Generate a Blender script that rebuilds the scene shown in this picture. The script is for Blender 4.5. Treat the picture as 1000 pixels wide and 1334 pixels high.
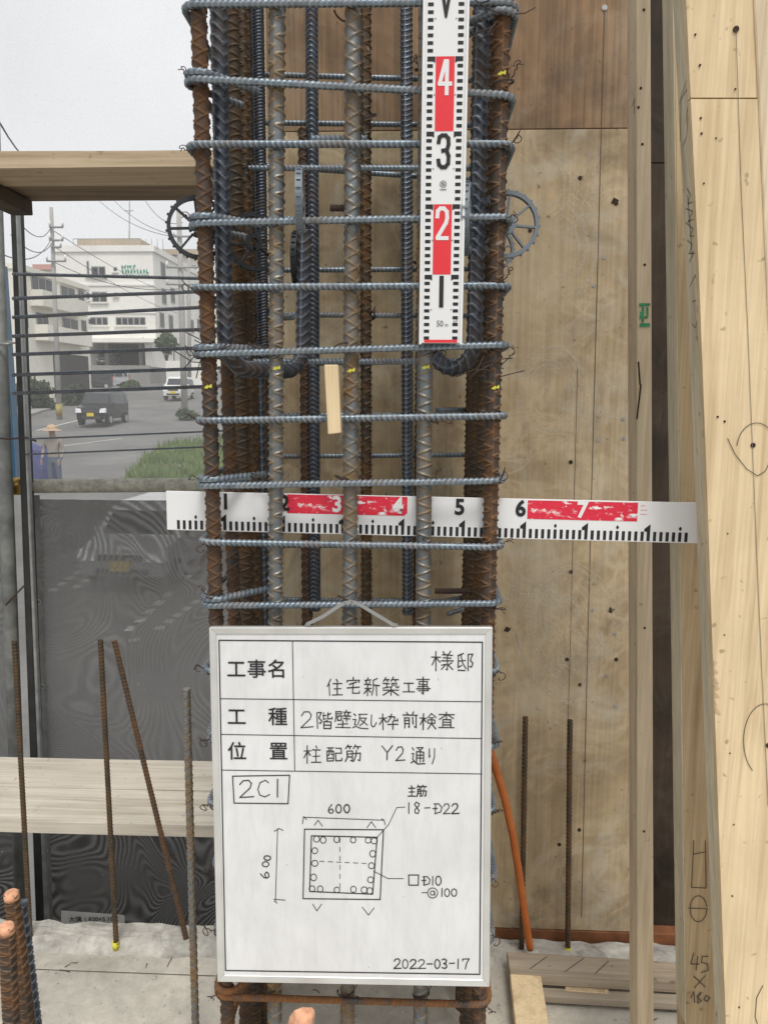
import bpy, bmesh, math, random
import numpy as np
from mathutils import Vector, Matrix, noise as mnoise

for o in list(bpy.data.objects): bpy.data.objects.remove(o)
SC = bpy.context.scene
COL = SC.collection
rnd = random.Random(7)

# ------------------------------------------------------------------ camera
H = 1.39                      # lens height above the slab
YAW, PITCH, ROLL = math.radians(2.33), math.radians(8.7), math.radians(0.2)
FPX, CX, CY = 1000.0, 500.0, 667.0
_f = Vector((-math.sin(YAW) * math.cos(PITCH), math.cos(YAW) * math.cos(PITCH), -math.sin(PITCH)))
_r = Vector((math.cos(YAW), math.sin(YAW), 0))
_u = _r.cross(_f)
_r, _u = (_r * math.cos(ROLL) + _u * math.sin(ROLL)), (_u * math.cos(ROLL) - _r * math.sin(ROLL))
CAM = Vector((0, 0, H))
cd = bpy.data.cameras.new('camera')
cam = bpy.data.objects.new('camera', cd); COL.objects.link(cam)
cam.matrix_world = Matrix(((_r.x, _u.x, -_f.x, CAM.x), (_r.y, _u.y, -_f.y, CAM.y), (_r.z, _u.z, -_f.z, CAM.z), (0, 0, 0, 1)))
cd.sensor_fit = 'VERTICAL'; cd.sensor_height = 36.0; cd.sensor_width = 27.0
cd.lens = FPX / 1334 * 36
cd.clip_start = 0.02; cd.clip_end = 3000
SC.camera = cam

# ------------------------------------------------------------------ light: overcast day
SUN_EL, SUN_AZ = math.radians(60), math.radians(166)   # azimuth clockwise from +Y: behind the camera, to its left
w = bpy.data.worlds.new('World'); SC.world = w; w.use_nodes = True
nt = w.node_tree; nt.nodes.clear()
sky = nt.nodes.new('ShaderNodeTexSky'); sky.sky_type = 'NISHITA'; sky.sun_disc = False
sky.sun_elevation = SUN_EL; sky.sun_rotation = SUN_AZ
sky.air_density = 1.0; sky.dust_density = 6.0; sky.ozone_density = 1.0
hs = nt.nodes.new('ShaderNodeHueSaturation'); hs.inputs['Saturation'].default_value = 0.12
tcw = nt.nodes.new('ShaderNodeTexCoord')
nz = nt.nodes.new('ShaderNodeTexNoise'); nz.inputs['Scale'].default_value = 2.2; nz.inputs['Detail'].default_value = 6
mr = nt.nodes.new('ShaderNodeMapRange'); mr.inputs['From Min'].default_value = 0.3; mr.inputs['From Max'].default_value = 0.7
mr.inputs['To Min'].default_value = 0.86; mr.inputs['To Max'].default_value = 1.1
mul = nt.nodes.new('ShaderNodeMix'); mul.data_type = 'RGBA'; mul.blend_type = 'MULTIPLY'; mul.inputs[0].default_value = 1
bg = nt.nodes.new('ShaderNodeBackground'); bg.inputs['Strength'].default_value = 0.13
wo = nt.nodes.new('ShaderNodeOutputWorld')
L = nt.links.new
L(sky.outputs[0], hs.inputs['Color']); L(tcw.outputs['Generated'], nz.inputs['Vector']); L(nz.outputs['Fac'], mr.inputs['Value'])
ov_ = nt.nodes.new('ShaderNodeMix'); ov_.data_type = 'RGBA'; ov_.inputs[0].default_value = 0.72; ov_.inputs[7].default_value = (6.9, 7.0, 7.15, 1)   # even cloud cover
L(hs.outputs[0], ov_.inputs[6]); L(ov_.outputs[2], mul.inputs[6]); L(mr.outputs[0], mul.inputs[7]); L(mul.outputs[2], bg.inputs['Color']); L(bg.outputs[0], wo.inputs[0])
sd = bpy.data.lights.new('sun', 'SUN'); sd.energy = 1.5; sd.angle = math.radians(14); sd.color = (1, 0.97, 0.92)
sun = bpy.data.objects.new('sun', sd); COL.objects.link(sun)
_sdir = Vector((math.sin(SUN_AZ) * math.cos(SUN_EL), math.cos(SUN_AZ) * math.cos(SUN_EL), math.sin(SUN_EL)))
sun.rotation_euler = _sdir.to_track_quat('Z', 'Y').to_euler(); sun.location = _sdir * 40
SC.view_settings.view_transform = 'Standard'; SC.view_settings.look = 'None'
SC.view_settings.exposure = 0.22; SC.view_settings.gamma = 1.0; SC.view_settings.use_curve_mapping = False

# ------------------------------------------------------------------ placing helpers
def ray(px, py):
    return _f + _r * ((px - CX) / FPX) - _u * ((py - CY) / FPX)
def at(px, py, Y):
    d = ray(px, py); return CAM + d * (Y / d.y)
def on_plane(px, py, p, n):
    d = ray(px, py); return CAM + d * ((p - CAM).dot(n) / d.dot(n))

WLOC = {}
def _link(o, parent, loc):
    COL.objects.link(o)
    WLOC[o.name] = Vector(loc)
    if parent is not None:
        o.parent = parent; o.location = Vector(loc) - WLOC[parent.name]
    else:
        o.location = loc
    return o
def tag(o, label=None, cat=None, group=None, kind=None):
    if label: o['label'] = label
    if cat: o['category'] = cat
    if group: o['group'] = group
    if kind: o['kind'] = kind
    return o
def thing(name, loc, label, cat, group=None):
    o = bpy.data.objects.new(name, None); o.empty_display_size = 0.1
    _link(o, None, loc); return tag(o, label, cat, group)
def put(name, me, m, parent=None, loc=(0, 0, 0), rot=None):
    o = bpy.data.objects.new(name, me)
    if m is not None and not me.materials: me.materials.append(m)
    _link(o, parent, loc)
    if rot: o.rotation_euler = rot
    return o

class MB:
    """collects faces in world coordinates; build() makes one mesh object with its origin at its base"""
    def __init__(s): s.v = []; s.f = []; s.sm = []
    def poly(s, pts, smooth=False):
        i = len(s.v); s.v += [tuple(p) for p in pts]; s.f.append(tuple(range(i, i + len(pts)))); s.sm.append(smooth)
    def hexa(s, p):          # 8 corners: bottom 0-3 ccw, top 4-7
        i = len(s.v); s.v += [tuple(q) for q in p]
        for f in ((3, 2, 1, 0), (4, 5, 6, 7), (0, 1, 5, 4), (1, 2, 6, 5), (2, 3, 7, 6), (3, 0, 4, 7)):
            s.f.append(tuple(i + k for k in f)); s.sm.append(False)
    def box(s, a, b):
        x0, y0, z0 = a; x1, y1, z1 = b
        s.hexa([(x0, y0, z0), (x1, y0, z0), (x1, y1, z0), (x0, y1, z0), (x0, y0, z1), (x1, y0, z1), (x1, y1, z1), (x0, y1, z1)])
    def obox(s, c, ax, ay, az):   # centre and half-axis vectors
        c, ax, ay, az = Vector(c), Vector(ax), Vector(ay), Vector(az)
        s.hexa([c - ax - ay - az, c + ax - ay - az, c + ax + ay - az, c - ax + ay - az,
                c - ax - ay + az, c + ax - ay + az, c + ax + ay + az, c - ax + ay + az])
    def tube(s, pts, r, n=8, cap=True):
        pts = [Vector(p) for p in pts]; rs = r if isinstance(r, (list, tuple)) else [r] * len(pts)
        t = (pts[1] - pts[0]).normalized(); a = t.orthogonal().normalized(); base = len(s.v)
        for k, p in enumerate(pts):
            if k == 0: t = (pts[1] - pts[0])
            elif k == len(pts) - 1: t = (pts[-1] - pts[-2])
            else: t = (pts[k + 1] - pts[k]).normalized() + (pts[k] - pts[k - 1]).normalized()
            t = t.normalized() if t.length > 1e-9 else Vector((0, 0, 1))
            a = a - t * a.dot(t)
            a = a.normalized() if a.length > 1e-6 else t.orthogonal().normalized()
            b = t.cross(a)
            for q in range(n):
                ang = 2 * math.pi * q / n
                s.v.append(tuple(p + (a * math.cos(ang) + b * math.sin(ang)) * rs[k]))
        for k in range(len(pts) - 1):
            for q in range(n):
                s.f.append((base + k * n + q, base + k * n + (q + 1) % n, base + (k + 1) * n + (q + 1) % n, base + (k + 1) * n + q)); s.sm.append(True)
        if cap:
            s.f.append(tuple(base + q for q in reversed(range(n)))); s.sm.append(False)
            e = base + (len(pts) - 1) * n
            s.f.append(tuple(e + q for q in range(n))); s.sm.append(False)
    def ribbon(s, pts, wd, ex, ey):   # flat stroke through 2-D points, ex/ey axes; pts are world
        up = ex.cross(ey).normalized()
        for k, (p, q) in enumerate(zip(pts[:-1], pts[1:])):
            lift = up * (len(s.f) % 40 * 6e-6); p, q = p + lift, q + lift
            d = q - p
            if d.length < 1e-7: continue
            d = d.normalized(); nn = d.cross(ex.cross(ey)).normalized() * (wd / 2); e = d * (wd * 0.35)
            s.poly([p - e - nn, q + e - nn, q + e + nn, p - e + nn])
    def mesh(s, name, origin):
        me = bpy.data.meshes.new(name); o = Vector(origin)
        me.from_pydata([tuple(Vector(v) - o) for v in s.v], [], s.f)
        me.polygons.foreach_set('use_smooth', s.sm); me.update(); return me
    def base(s):
        a = np.array(s.v); lo, hi = a.min(0), a.max(0)
        return Vector(((lo[0] + hi[0]) / 2, (lo[1] + hi[1]) / 2, lo[2]))
    def build(s, name, m, parent=None, bevel=0):
        o = s.base(); me = s.mesh(name, o)
        ob = put(name, me, m, parent, o)
        if bevel:
            bm = bmesh.new(); bm.from_mesh(me)
            bmesh.ops.bevel(bm, geom=bm.edges[:], offset=bevel, segments=1, affect='EDGES', profile=0.5)
            bm.to_mesh(me); bm.free()
        return ob

def jag(p, a=0.002):
    return Vector(p) + Vector((rnd.uniform(-a, a), rnd.uniform(-a, a), rnd.uniform(-a, a)))

# ------------------------------------------------------------------ materials
def _mat(name, rough=0.7, metal=0.0, spec=0.4):
    m = bpy.data.materials.new(name); m.use_nodes = True
    b = m.node_tree.nodes['Principled BSDF']
    b.inputs['Roughness'].default_value = rough; b.inputs['Metallic'].default_value = metal
    b.inputs['Specular IOR Level'].default_value = spec
    return m, m.node_tree, b
def N(nt, t, ins=None, **kw):
    n = nt.nodes.new(t)
    for k, v in kw.items(): setattr(n, k, v)
    for k, v in (ins or {}).items():
        if hasattr(v, 'is_linked') or isinstance(v, bpy.types.NodeSocket): nt.links.new(v, n.inputs[k])
        else: n.inputs[k].default_value = v
    return n
def c4(c): return (c[0], c[1], c[2], 1)
def ramp(nt, fac, stops):
    n = nt.nodes.new('ShaderNodeValToRGB'); nt.links.new(fac, n.inputs[0])
    e = n.color_ramp.elements
    while len(e) < len(stops): e.new(0.5)
    for k, (p, c) in enumerate(stops):
        e[k].position = p; e[k].color = c4(c) if hasattr(c, '__len__') else (c, c, c, 1)
    return n.outputs[0]
def mix(nt, fac, a, b, blend='MIX'):
    n = nt.nodes.new('ShaderNodeMix'); n.data_type = 'RGBA'; n.blend_type = blend
    for s, v in ((n.inputs[0], fac), (n.inputs[6], a), (n.inputs[7], b)):
        if isinstance(v, bpy.types.NodeSocket): nt.links.new(v, s)
        else: s.default_value = c4(v) if hasattr(v, '__len__') else v
    return n.outputs[2]
def coords(nt, scale=(1, 1, 1), loc=(0, 0, 0), rand=True, kind='Object'):
    tc = N(nt, 'ShaderNodeTexCoord'); mp = N(nt, 'ShaderNodeMapping', {'Vector': tc.outputs[kind], 'Scale': scale, 'Location': loc})
    if rand:
        oi = N(nt, 'ShaderNodeObjectInfo'); mu = N(nt, 'ShaderNodeMath', {0: oi.outputs['Random'], 1: 37.0}, operation='MULTIPLY')
        ad = N(nt, 'ShaderNodeVectorMath', {0: mp.outputs[0], 1: mu.outputs[0]}, operation='ADD'); return ad.outputs[0]
    return mp.outputs[0]
def noise(nt, vec, scale, detail=5, rough=0.55, dist=0.0):
    return N(nt, 'ShaderNodeTexNoise', {'Vector': vec, 'Scale': scale, 'Detail': detail, 'Roughness': rough, 'Distortion': dist}).outputs['Fac']
def bump(nt, b, h, strength=0.3, dist=0.002):
    n = N(nt, 'ShaderNodeBump', {'Height': h, 'Strength': strength, 'Distance': dist}); nt.links.new(n.outputs[0], b.inputs['Normal'])
def setc(nt, b, s): nt.links.new(s, b.inputs['Base Color'])

def plain(name, c, rough=0.6, metal=0.0, var=0.15, scale=12, spec=0.4):
    m, nt, b = _mat(name, rough, metal, spec)
    v = coords(nt); n = noise(nt, v, scale, 6)
    lo = [x * (1 - var) for x in c]; hi = [min(1, x * (1 + var)) for x in c]
    setc(nt, b, ramp(nt, n, [(0.3, lo), (0.7, hi)])); return m

def wood(name, base, dark, axis='Z', rough=0.8, contrast=0.5, stain=0.25, fine=90, knots=0.0, grey=0.0, fmix=.5):
    m, nt, b = _mat(name, rough, 0, 0.25)
    st = {'X': (0.6, 9, 9), 'Y': (9, 0.6, 9), 'Z': (9, 9, 0.6)}[axis]
    v = coords(nt, st); n1 = noise(nt, v, 3.0, 6, 0.6, 0.8)
    st2 = {'X': (0.02, 1, 1), 'Y': (1, 0.02, 1), 'Z': (1, 1, 0.02)}[axis]
    v2 = coords(nt, st2); n2 = noise(nt, v2, fine * 2.2, 3, 0.6)
    c = ramp(nt, n1, [(0.5 - contrast / 2.2, dark), (0.52, base), (0.5 + contrast / 1.2, [min(1, x * 1.12) for x in base])])
    c = mix(nt, fmix, c, ramp(nt, n2, [(0.3, 0.55), (0.62, 1.0)]), 'MULTIPLY')
    v3 = coords(nt); n3 = noise(nt, v3, 3.2, 7, 0.62, 0.4)
    c = mix(nt, ramp(nt, n3, [(0.42, 0.0), (0.72, stain)]), c, [x * 0.45 for x in dark])
    n5 = noise(nt, v3, 1.7, 5, 0.6, 0.3)
    if grey: c = mix(nt, ramp(nt, n5, [(0.4, 0.0), (0.65, grey)]), c, (0.33, 0.31, 0.28))
    n4 = noise(nt, v3, 55, 2, 0.5)
    c = mix(nt, ramp(nt, n4, [(0.68, 0.0), (0.76, 0.55)]), c, [x * 0.3 for x in dark])
    if knots:
        vk = coords(nt, {'X': (3, 9, 9), 'Y': (9, 3, 9), 'Z': (9, 9, 3)}[axis])
        vo = N(nt, 'ShaderNodeTexVoronoi', {'Vector': vk, 'Scale': 0.9}).outputs['Distance']
        c = mix(nt, ramp(nt, vo, [(0.04, knots), (0.16, 0.0)]), c, [x * 0.35 for x in dark])
    setc(nt, b, c); bump(nt, b, n2, 0.35, 0.0012); return m

def plywood(name, base, dark, pale, swirl=0.5, axis='Z', streak=0.3):
    m, nt, b = _mat(name, 0.72, 0, 0.3)
    v = coords(nt, (1, 1, 1), rand=False, kind='Object')
    n1 = noise(nt, v, 2.3, 8, 0.62, 0.7); n2 = noise(nt, v, 9, 6, 0.65, 0.5)
    c = ramp(nt, n1, [(0.3, dark), (0.5, base), (0.72, pale)])
    c = mix(nt, 0.5, c, ramp(nt, n2, [(0.3, 0.55), (0.65, 1.0)]), 'MULTIPLY')
    vg = coords(nt, (1, 1, 0.02) if axis == 'Z' else (0.02, 1, 1), rand=False)
    g = noise(nt, vg, 130, 3, 0.6)
    c = mix(nt, streak, c, ramp(nt, g, [(0.35, 0.35), (0.6, 1.0)]), 'MULTIPLY')
    # pale swirls left by cement wash: rings of wiping strokes
    def wisp(sc, dist, wid):
        nn_ = noise(nt, v, sc, 4, 0.5, dist)
        d_ = N(nt, 'ShaderNodeMath', {0: nn_, 1: 0.5}, operation='SUBTRACT').outputs[0]
        ab = N(nt, 'ShaderNodeMath', {0: d_}, operation='ABSOLUTE').outputs[0]
        return ramp(nt, ab, [(0.0, 1.0), (wid, 0.0)])
    band = N(nt, 'ShaderNodeMath', {0: wisp(3.6, 2.2, .075), 1: wisp(6.5, 1.6, .06)}, operation='MAXIMUM').outputs[0]
    msk = ramp(nt, noise(nt, v, 3.1, 5, 0.6, 0.9), [(0.42, 0.15), (0.62, 1.0)])
    mm = N(nt, 'ShaderNodeMath', {0: band, 1: msk}, operation='MULTIPLY')
    m2 = N(nt, 'ShaderNodeMath', {0: mm.outputs[0], 1: swirl * .55}, operation='MULTIPLY')
    c = mix(nt, m2.outputs[0], c, [min(1, x * 1.45 + 0.03) for x in pale])
    cloud = ramp(nt, noise(nt, v, 4.2, 8, 0.68, 1.6), [(0.48, 0.0), (0.72, min(1, swirl * 1.5))])
    c = mix(nt, cloud, c, (0.46, 0.42, 0.335))
    drk = ramp(nt, noise(nt, v, 3.0, 8, 0.7, 2.2), [(0.52, 0.0), (0.74, swirl * 1.1)])
    c = mix(nt, drk, c, [x * .5 for x in dark])
    sp = noise(nt, v, 70, 2, 0.5)
    c = mix(nt, ramp(nt, sp, [(0.7, 0.0), (0.78, 0.6)]), c, (0.05, 0.035, 0.02))
    setc(nt, b, c); bump(nt, b, g, 0.2, 0.001); return m

def rebar_mat(name, steel, rust, rust_amt, ribc, rib_amt, metal=0.55, rough=0.5):
    """steel with patches of rust; the raised ribs carry their own colour"""
    m, nt, b = _mat(name, rough, metal, 0.5)
    v = coords(nt); n = noise(nt, v, 11, 8, 0.7, 0.4); nf = noise(nt, v, 170, 4, 0.7); nm = noise(nt, v, 38, 5, 0.65)
    at_ = N(nt, 'ShaderNodeAttribute', attribute_name='rib').outputs['Fac']
    rustc = mix(nt, nf, [x * 0.35 for x in rust], [min(1, x * 1.8) for x in rust])
    steelc = mix(nt, nm, [x * 0.6 for x in steel], [min(1, x * 1.4) for x in steel])
    lo = 1.0 - rust_amt
    f = ramp(nt, n, [(max(0.02, lo - 0.14), 0.0), (min(0.98, lo + 0.06), 1.0)])
    cc = mix(nt, f, steelc, rustc)
    rr = ramp(nt, nm, [(0.3, 0.25 * rib_amt), (0.55, rib_amt)])
    fr_ = N(nt, 'ShaderNodeMath', {0: at_, 1: rr}, operation='MULTIPLY').outputs[0]
    ribcol = mix(nt, nf, [x * 0.6 for x in ribc], [min(1, x * 1.4) for x in ribc])
    cc = mix(nt, fr_, cc, ribcol)
    spl = ramp(nt, noise(nt, v, 26, 3, .6), [(.70, 0.0), (.74, .5)])       # cement splashes
    cc = mix(nt, spl, cc, (.30, .29, .26))
    setc(nt, b, cc)
    nt.links.new(N(nt, 'ShaderNodeMapRange', {'Value': f, 'To Min': metal, 'To Max': 0.0}).outputs[0], b.inputs['Metallic'])
    nt.links.new(N(nt, 'ShaderNodeMapRange', {'Value': f, 'To Min': rough, 'To Max': 0.9}).outputs[0], b.inputs['Roughness'])
    bump(nt, b, nf, 0.35, 0.0006); return m

def concrete(name, c, scale=4.0, rough=0.9, dark=0.6):
    m, nt, b = _mat(name, rough, 0, 0.25)
    v = coords(nt, rand=False); n = noise(nt, v, scale, 8, 0.65, 0.5); nf = noise(nt, v, 180, 3, 0.6); n3 = noise(nt, v, 28, 5, 0.7)
    col = ramp(nt, n, [(0.28, [x * dark for x in c]), (0.6, c), (0.8, [min(1, x * 1.12) for x in c])])
    col = mix(nt, 0.5, col, ramp(nt, n3, [(0.3, 0.6), (0.6, 1.0)]), 'MULTIPLY')
    col = mix(nt, ramp(nt, nf, [(0.62, 0.0), (0.72, 0.5)]), col, [x * 0.35 for x in c])
    setc(nt, b, col); bump(nt, b, nf, 0.4, 0.002); return m

M = {}
M['rust'] = rebar_mat('rusty_rebar', (0.06, 0.055, 0.05), (0.09, 0.043, 0.019), 0.47, (0.21, 0.105, 0.04), 0.8)
M['grey_bar'] = rebar_mat('grey_rebar', (0.17, 0.185, 0.19), (0.15, 0.09, 0.04), 0.41, (0.29, 0.19, 0.08), 0.85, 0.5, 0.38)
M['dark_bar'] = rebar_mat('dark_rebar', (0.055, 0.064, 0.08), (0.07, 0.045, 0.03), 0.38, (0.23, 0.26, 0.30), 0.85, 0.5, 0.38)
M['brown_bar'] = rebar_mat('brown_rebar', (0.05, 0.045, 0.037), (0.09, 0.045, 0.016), 0.47, (0.13, 0.085, 0.04), 0.75)
M['hoop'] = rebar_mat('hoop_steel', (0.115, 0.14, 0.165), (0.12, 0.09, 0.075), 0.40, (0.34, 0.41, 0.455), 0.9, 0.45, 0.38)
M['hoop_rust'] = rebar_mat('rusty_hoop_steel', (0.07, 0.07, 0.07), (0.20, 0.085, 0.028), 0.5, (0.24, 0.11, 0.035), 0.6)
M['wire'] = rebar_mat('tie_wire_steel', (0.035, 0.03, 0.03), (0.06, 0.035, 0.025), 0.5, (0.05, 0.04, 0.03), 0, 0.3, 0.6)
M['yellow'] = plain('yellow_chalk', (0.60, 0.56, 0.06), 0.8)
M['ply_low'] = plywood('weathered_plywood', (0.44, 0.33, 0.195), (0.22, 0.165, 0.10), (0.56, 0.46, 0.31), 0.5)
M['ply_up'] = plywood('brown_plywood', (0.30, 0.185, 0.10), (0.14, 0.09, 0.054), (0.43, 0.29, 0.175), 0.14, streak=0.55)
M['ply_shade'] = plywood('shade_toned_plywood', (0.05, 0.033, 0.021), (0.022, 0.016, 0.011), (0.08, 0.055, 0.036), 0.05)  # the shade of the gap beyond the batten is put into this colour
M['pale_wood'] = wood('pale_timber', (0.75, 0.59, 0.37), (0.52, 0.37, 0.20), 'Z', stain=0.26, contrast=0.6, fmix=.38)
M['batten'] = wood('grey_batten_timber', (0.74, 0.61, 0.43), (0.54, 0.41, 0.26), 'Z', stain=0.14, grey=0.0)
M['green_wood'] = wood('greenish_timber', (0.68, 0.60, 0.44), (0.50, 0.43, 0.29), 'Z', stain=0.2)
M['tan_wood'] = wood('tan_timber', (0.60, 0.455, 0.275), (0.42, 0.29, 0.16), 'Z', stain=0.3)
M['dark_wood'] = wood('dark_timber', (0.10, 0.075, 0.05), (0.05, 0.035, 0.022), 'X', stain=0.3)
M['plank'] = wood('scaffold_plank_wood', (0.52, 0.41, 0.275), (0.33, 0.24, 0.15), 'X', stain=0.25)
M['plank_shade'] = wood('shade_toned_plank_wood', (0.24, 0.175, 0.11), (0.14, 0.095, 0.06), 'X', stain=0.3)  # far high plank: the shade on its underside is painted into the wood tone
M['plank_low'] = wood('white_dusty_plank_wood', (0.60, 0.545, 0.45), (0.42, 0.36, 0.28), 'X', stain=0.2, grey=0.25)
M['floor_board'] = wood('floor_board_wood', (0.43, 0.35, 0.25), (0.24, 0.18, 0.12), 'X', stain=0.35, grey=0.3)
M['sill'] = plain('orange_brown_sill', (0.16, 0.06, 0.022), 0.7, 0, 0.4, 20)
M['slab'] = concrete('slab_concrete', (0.58, 0.54, 0.46), 2.2, dark=0.5)
M['ridge'] = concrete('rough_concrete', (0.50, 0.475, 0.42), 16, dark=0.4)
M['black'] = plain('black_print', (0.015, 0.015, 0.017), 0.6, 0, 0.1)
M['ink'] = plain('marker_ink', (0.02, 0.02, 0.022), 0.6, 0, 0.1)
M['ink_line'] = plain('faint_ink_line', (0.16, 0.13, 0.10), 0.8, 0, 0.3)
M['pencil'] = plain('pencil_mark', (0.075, 0.065, 0.055), 0.8, 0, 0.2)
M['hole'] = plain('nail_hole', (0.035, 0.02, 0.012), 0.9, 0, 0.3)
M['screw'] = plain('screw_steel', (0.35, 0.35, 0.34), 0.4, 0.7)
M['white'] = plain('white_plate', (0.74, 0.74, 0.735), 0.45, 0, 0.03, 6)
M['red'] = plain('red_print', (0.72, 0.035, 0.045), 0.5, 0, 0.08)
M['alu'] = plain('aluminium_frame', (0.62, 0.62, 0.60), 0.38, 0.45, 0.1)
M['steel'] = plain('galvanised_steel', (0.30, 0.31, 0.30), 0.5, 0.5, 0.25, 25)
M['steel_dark'] = plain('dark_steel', (0.045, 0.045, 0.045), 0.6, 0.3, 0.3)
M['brass'] = plain('brassy_clamp', (0.42, 0.27, 0.08), 0.35, 0.8, 0.3, 30)
M['spacer'] = plain('grey_spacer_plastic', (0.16, 0.185, 0.21), 0.45, 0, 0.12)
M['spacer_dark'] = plain('black_spacer_plastic', (0.03, 0.033, 0.037), 0.5, 0, 0.15)
M['orange'] = plain('orange_conduit_plastic', (0.46, 0.125, 0.025), 0.5, 0, 0.2)
M['peach'] = plain('peach_paint', (0.62, 0.32, 0.19), 0.8, 0, 0.35, 60)
M['green_paint'] = plain('green_stencil_paint', (0.06, 0.28, 0.13), 0.8, 0, 0.4, 60)
M['blue'] = plain('blue_sheet', (0.03, 0.06, 0.42), 0.6, 0, 0.2)
M['blue_dull'] = plain('dull_blue_cloth', (0.07, 0.075, 0.20), 0.7, 0, 0.2)

# ------------------------------------------------------------------ deformed bars
def rib_field(s, th, kind, p):
    tw = np.abs(((th + np.pi) % (2 * np.pi)) - np.pi) / np.pi      # 0..1 folded angle
    def fam(x, wdt):
        d = np.abs(((x / p) + 0.5) % 1.0 - 0.5) * p
        return np.clip(1.25 - d / wdt, 0, 1)
    t2 = (th % np.pi) / np.pi
    def fam2(x, per, wdt):
        d = np.abs(((x / per) + 0.5) % 1.0 - 0.5) * per
        return np.clip(1.3 - d / wdt, 0, 1)
    lr = np.clip(1.2 - np.minimum(tw, 1 - tw) / 0.05, 0, 1)
    if kind == 'chev':
        tc = np.abs(((2 * th + np.pi) % (2 * np.pi)) - np.pi) / np.pi
        return np.maximum(fam(s - tc * p * 0.95, 0.0017), lr)
    if kind == 'zig':        # alternating slants that meet at the long ribs
        r = np.maximum(fam2(s - (t2 - .5) * p, 2 * p, 0.0015), fam2(s + (t2 - .5) * p - p, 2 * p, 0.0015))
        return np.maximum(r, lr * 0.6)
    if kind == 'cross':
        return np.maximum(fam(s - t2 * p, 0.0014), fam(s + t2 * p, 0.0014))
    r = fam(s - tw * p * 0.9, 0.0013)
    lr = np.clip(1.2 - np.minimum(tw, 1 - tw) / 0.09, 0, 1)
    return np.maximum(r, lr * 0.7)

def sweep(name, path, r, kind='zig', p=0.017, h=0.10, step=0.0012, segs=28, twist=0.0):
    P = np.array([tuple(q) for q in path], float)
    d = np.linalg.norm(np.diff(P, axis=0), axis=1); S = np.concatenate([[0], np.cumsum(d)])
    n = max(3, int(S[-1] / step)); s = np.linspace(0, S[-1], n)
    Q = np.stack([np.interp(s, S, P[:, k]) for k in range(3)], 1)
    T = np.gradient(Q, axis=0); T /= np.linalg.norm(T, axis=1)[:, None]
    A = np.zeros_like(T); a = np.array(Vector(T[0]).orthogonal().normalized())
    for k in range(n):
        a = a - T[k] * a.dot(T[k]); a /= np.linalg.norm(a); A[k] = a
    B = np.cross(T, A)
    th = np.linspace(0, 2 * np.pi, segs, endpoint=False)
    rib = rib_field(s[:, None], th[None, :] + twist, kind, p)
    rad = r * (1 - h * 0.4 + h * rib)
    V = Q[:, None, :] + (A[:, None, :] * np.cos(th)[None, :, None] + B[:, None, :] * np.sin(th)[None, :, None]) * rad[:, :, None]
    V = V.reshape(-1, 3)
    i = np.arange(n - 1)[:, None] * segs; j = np.arange(segs)[None, :]; j2 = (j + 1) % segs
    F = np.stack([i + j, i + j2, i + segs + j2, i + segs + j], -1).reshape(-1, 4)
    nv, nf = len(V), len(F)
    caps = [list(range(segs))[::-1], [(n - 1) * segs + q for q in range(segs)]]
    me = bpy.data.meshes.new(name)
    me.vertices.add(nv); me.vertices.foreach_set('co', V.ravel())
    me.loops.add(nf * 4 + 2 * segs); me.loops.foreach_set('vertex_index', np.concatenate([F.ravel(), np.array(caps).ravel()]).astype(np.int32))
    me.polygons.add(nf + 2)
    me.polygons.foreach_set('loop_start', np.concatenate([np.arange(nf) * 4, [nf * 4, nf * 4 + segs]]).astype(np.int32))
    me.update(calc_edges=True); me.validate()
    sm = np.ones(nf + 2, bool); sm[-2:] = False; me.polygons.foreach_set('use_smooth', sm)
    at_ = me.attributes.new('rib', 'FLOAT', 'POINT'); at_.data.foreach_set('value', rib.astype(np.float32).ravel())
    return me

def arc(c, a, b, r, t0, t1, n=10):   # points on a circle in the plane of unit vectors a,b
    c, a, b = Vector(c), Vector(a), Vector(b)
    return [c + (a * math.cos(t0 + (t1 - t0) * k / n) + b * math.sin(t0 + (t1 - t0) * k / n)) * r for k in range(n + 1)]

def text_mesh(s, size, ex, ey, origin, bold=0.0, sx=1.0, align='CENTER'):
    """flat lettering: returns a mesh whose vertices are in world axes relative to origin"""
    cu = bpy.data.curves.new('lettering', 'FONT'); cu.body = s; cu.size = size; cu.offset = bold
    cu.align_x = align; cu.align_y = 'CENTER'; cu.resolution_u = 3
    ob = bpy.data.objects.new('lettering_tmp', cu); COL.objects.link(ob)
    dg = bpy.context.evaluated_depsgraph_get(); me = bpy.data.meshes.new_from_object(ob.evaluated_get(dg))
    bpy.data.objects.remove(ob); bpy.data.curves.remove(cu)
    for v in me.vertices:
        v.co = Vector(ex) * (v.co.x * sx) + Vector(ey) * v.co.y
    me.materials.clear(); me.update(); return me

# ================================================================== the building floor and its formwork
def zplane(px, py, z): return on_plane(px, py, Vector((0, 0, z)), Vector((0, 0, 1)))

m_ = MB(); m_.box((-3.2, -2.5, -0.22), (2.2, 1.775, 0)); tag(m_.build('slab_floor', M['slab']), kind='structure')
m_ = MB(); m_.box((-3.2, -2.3, -3.2), (2.2, 1.80, -0.224)); tag(m_.build('storey_below', M['ridge']), kind='structure')
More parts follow.
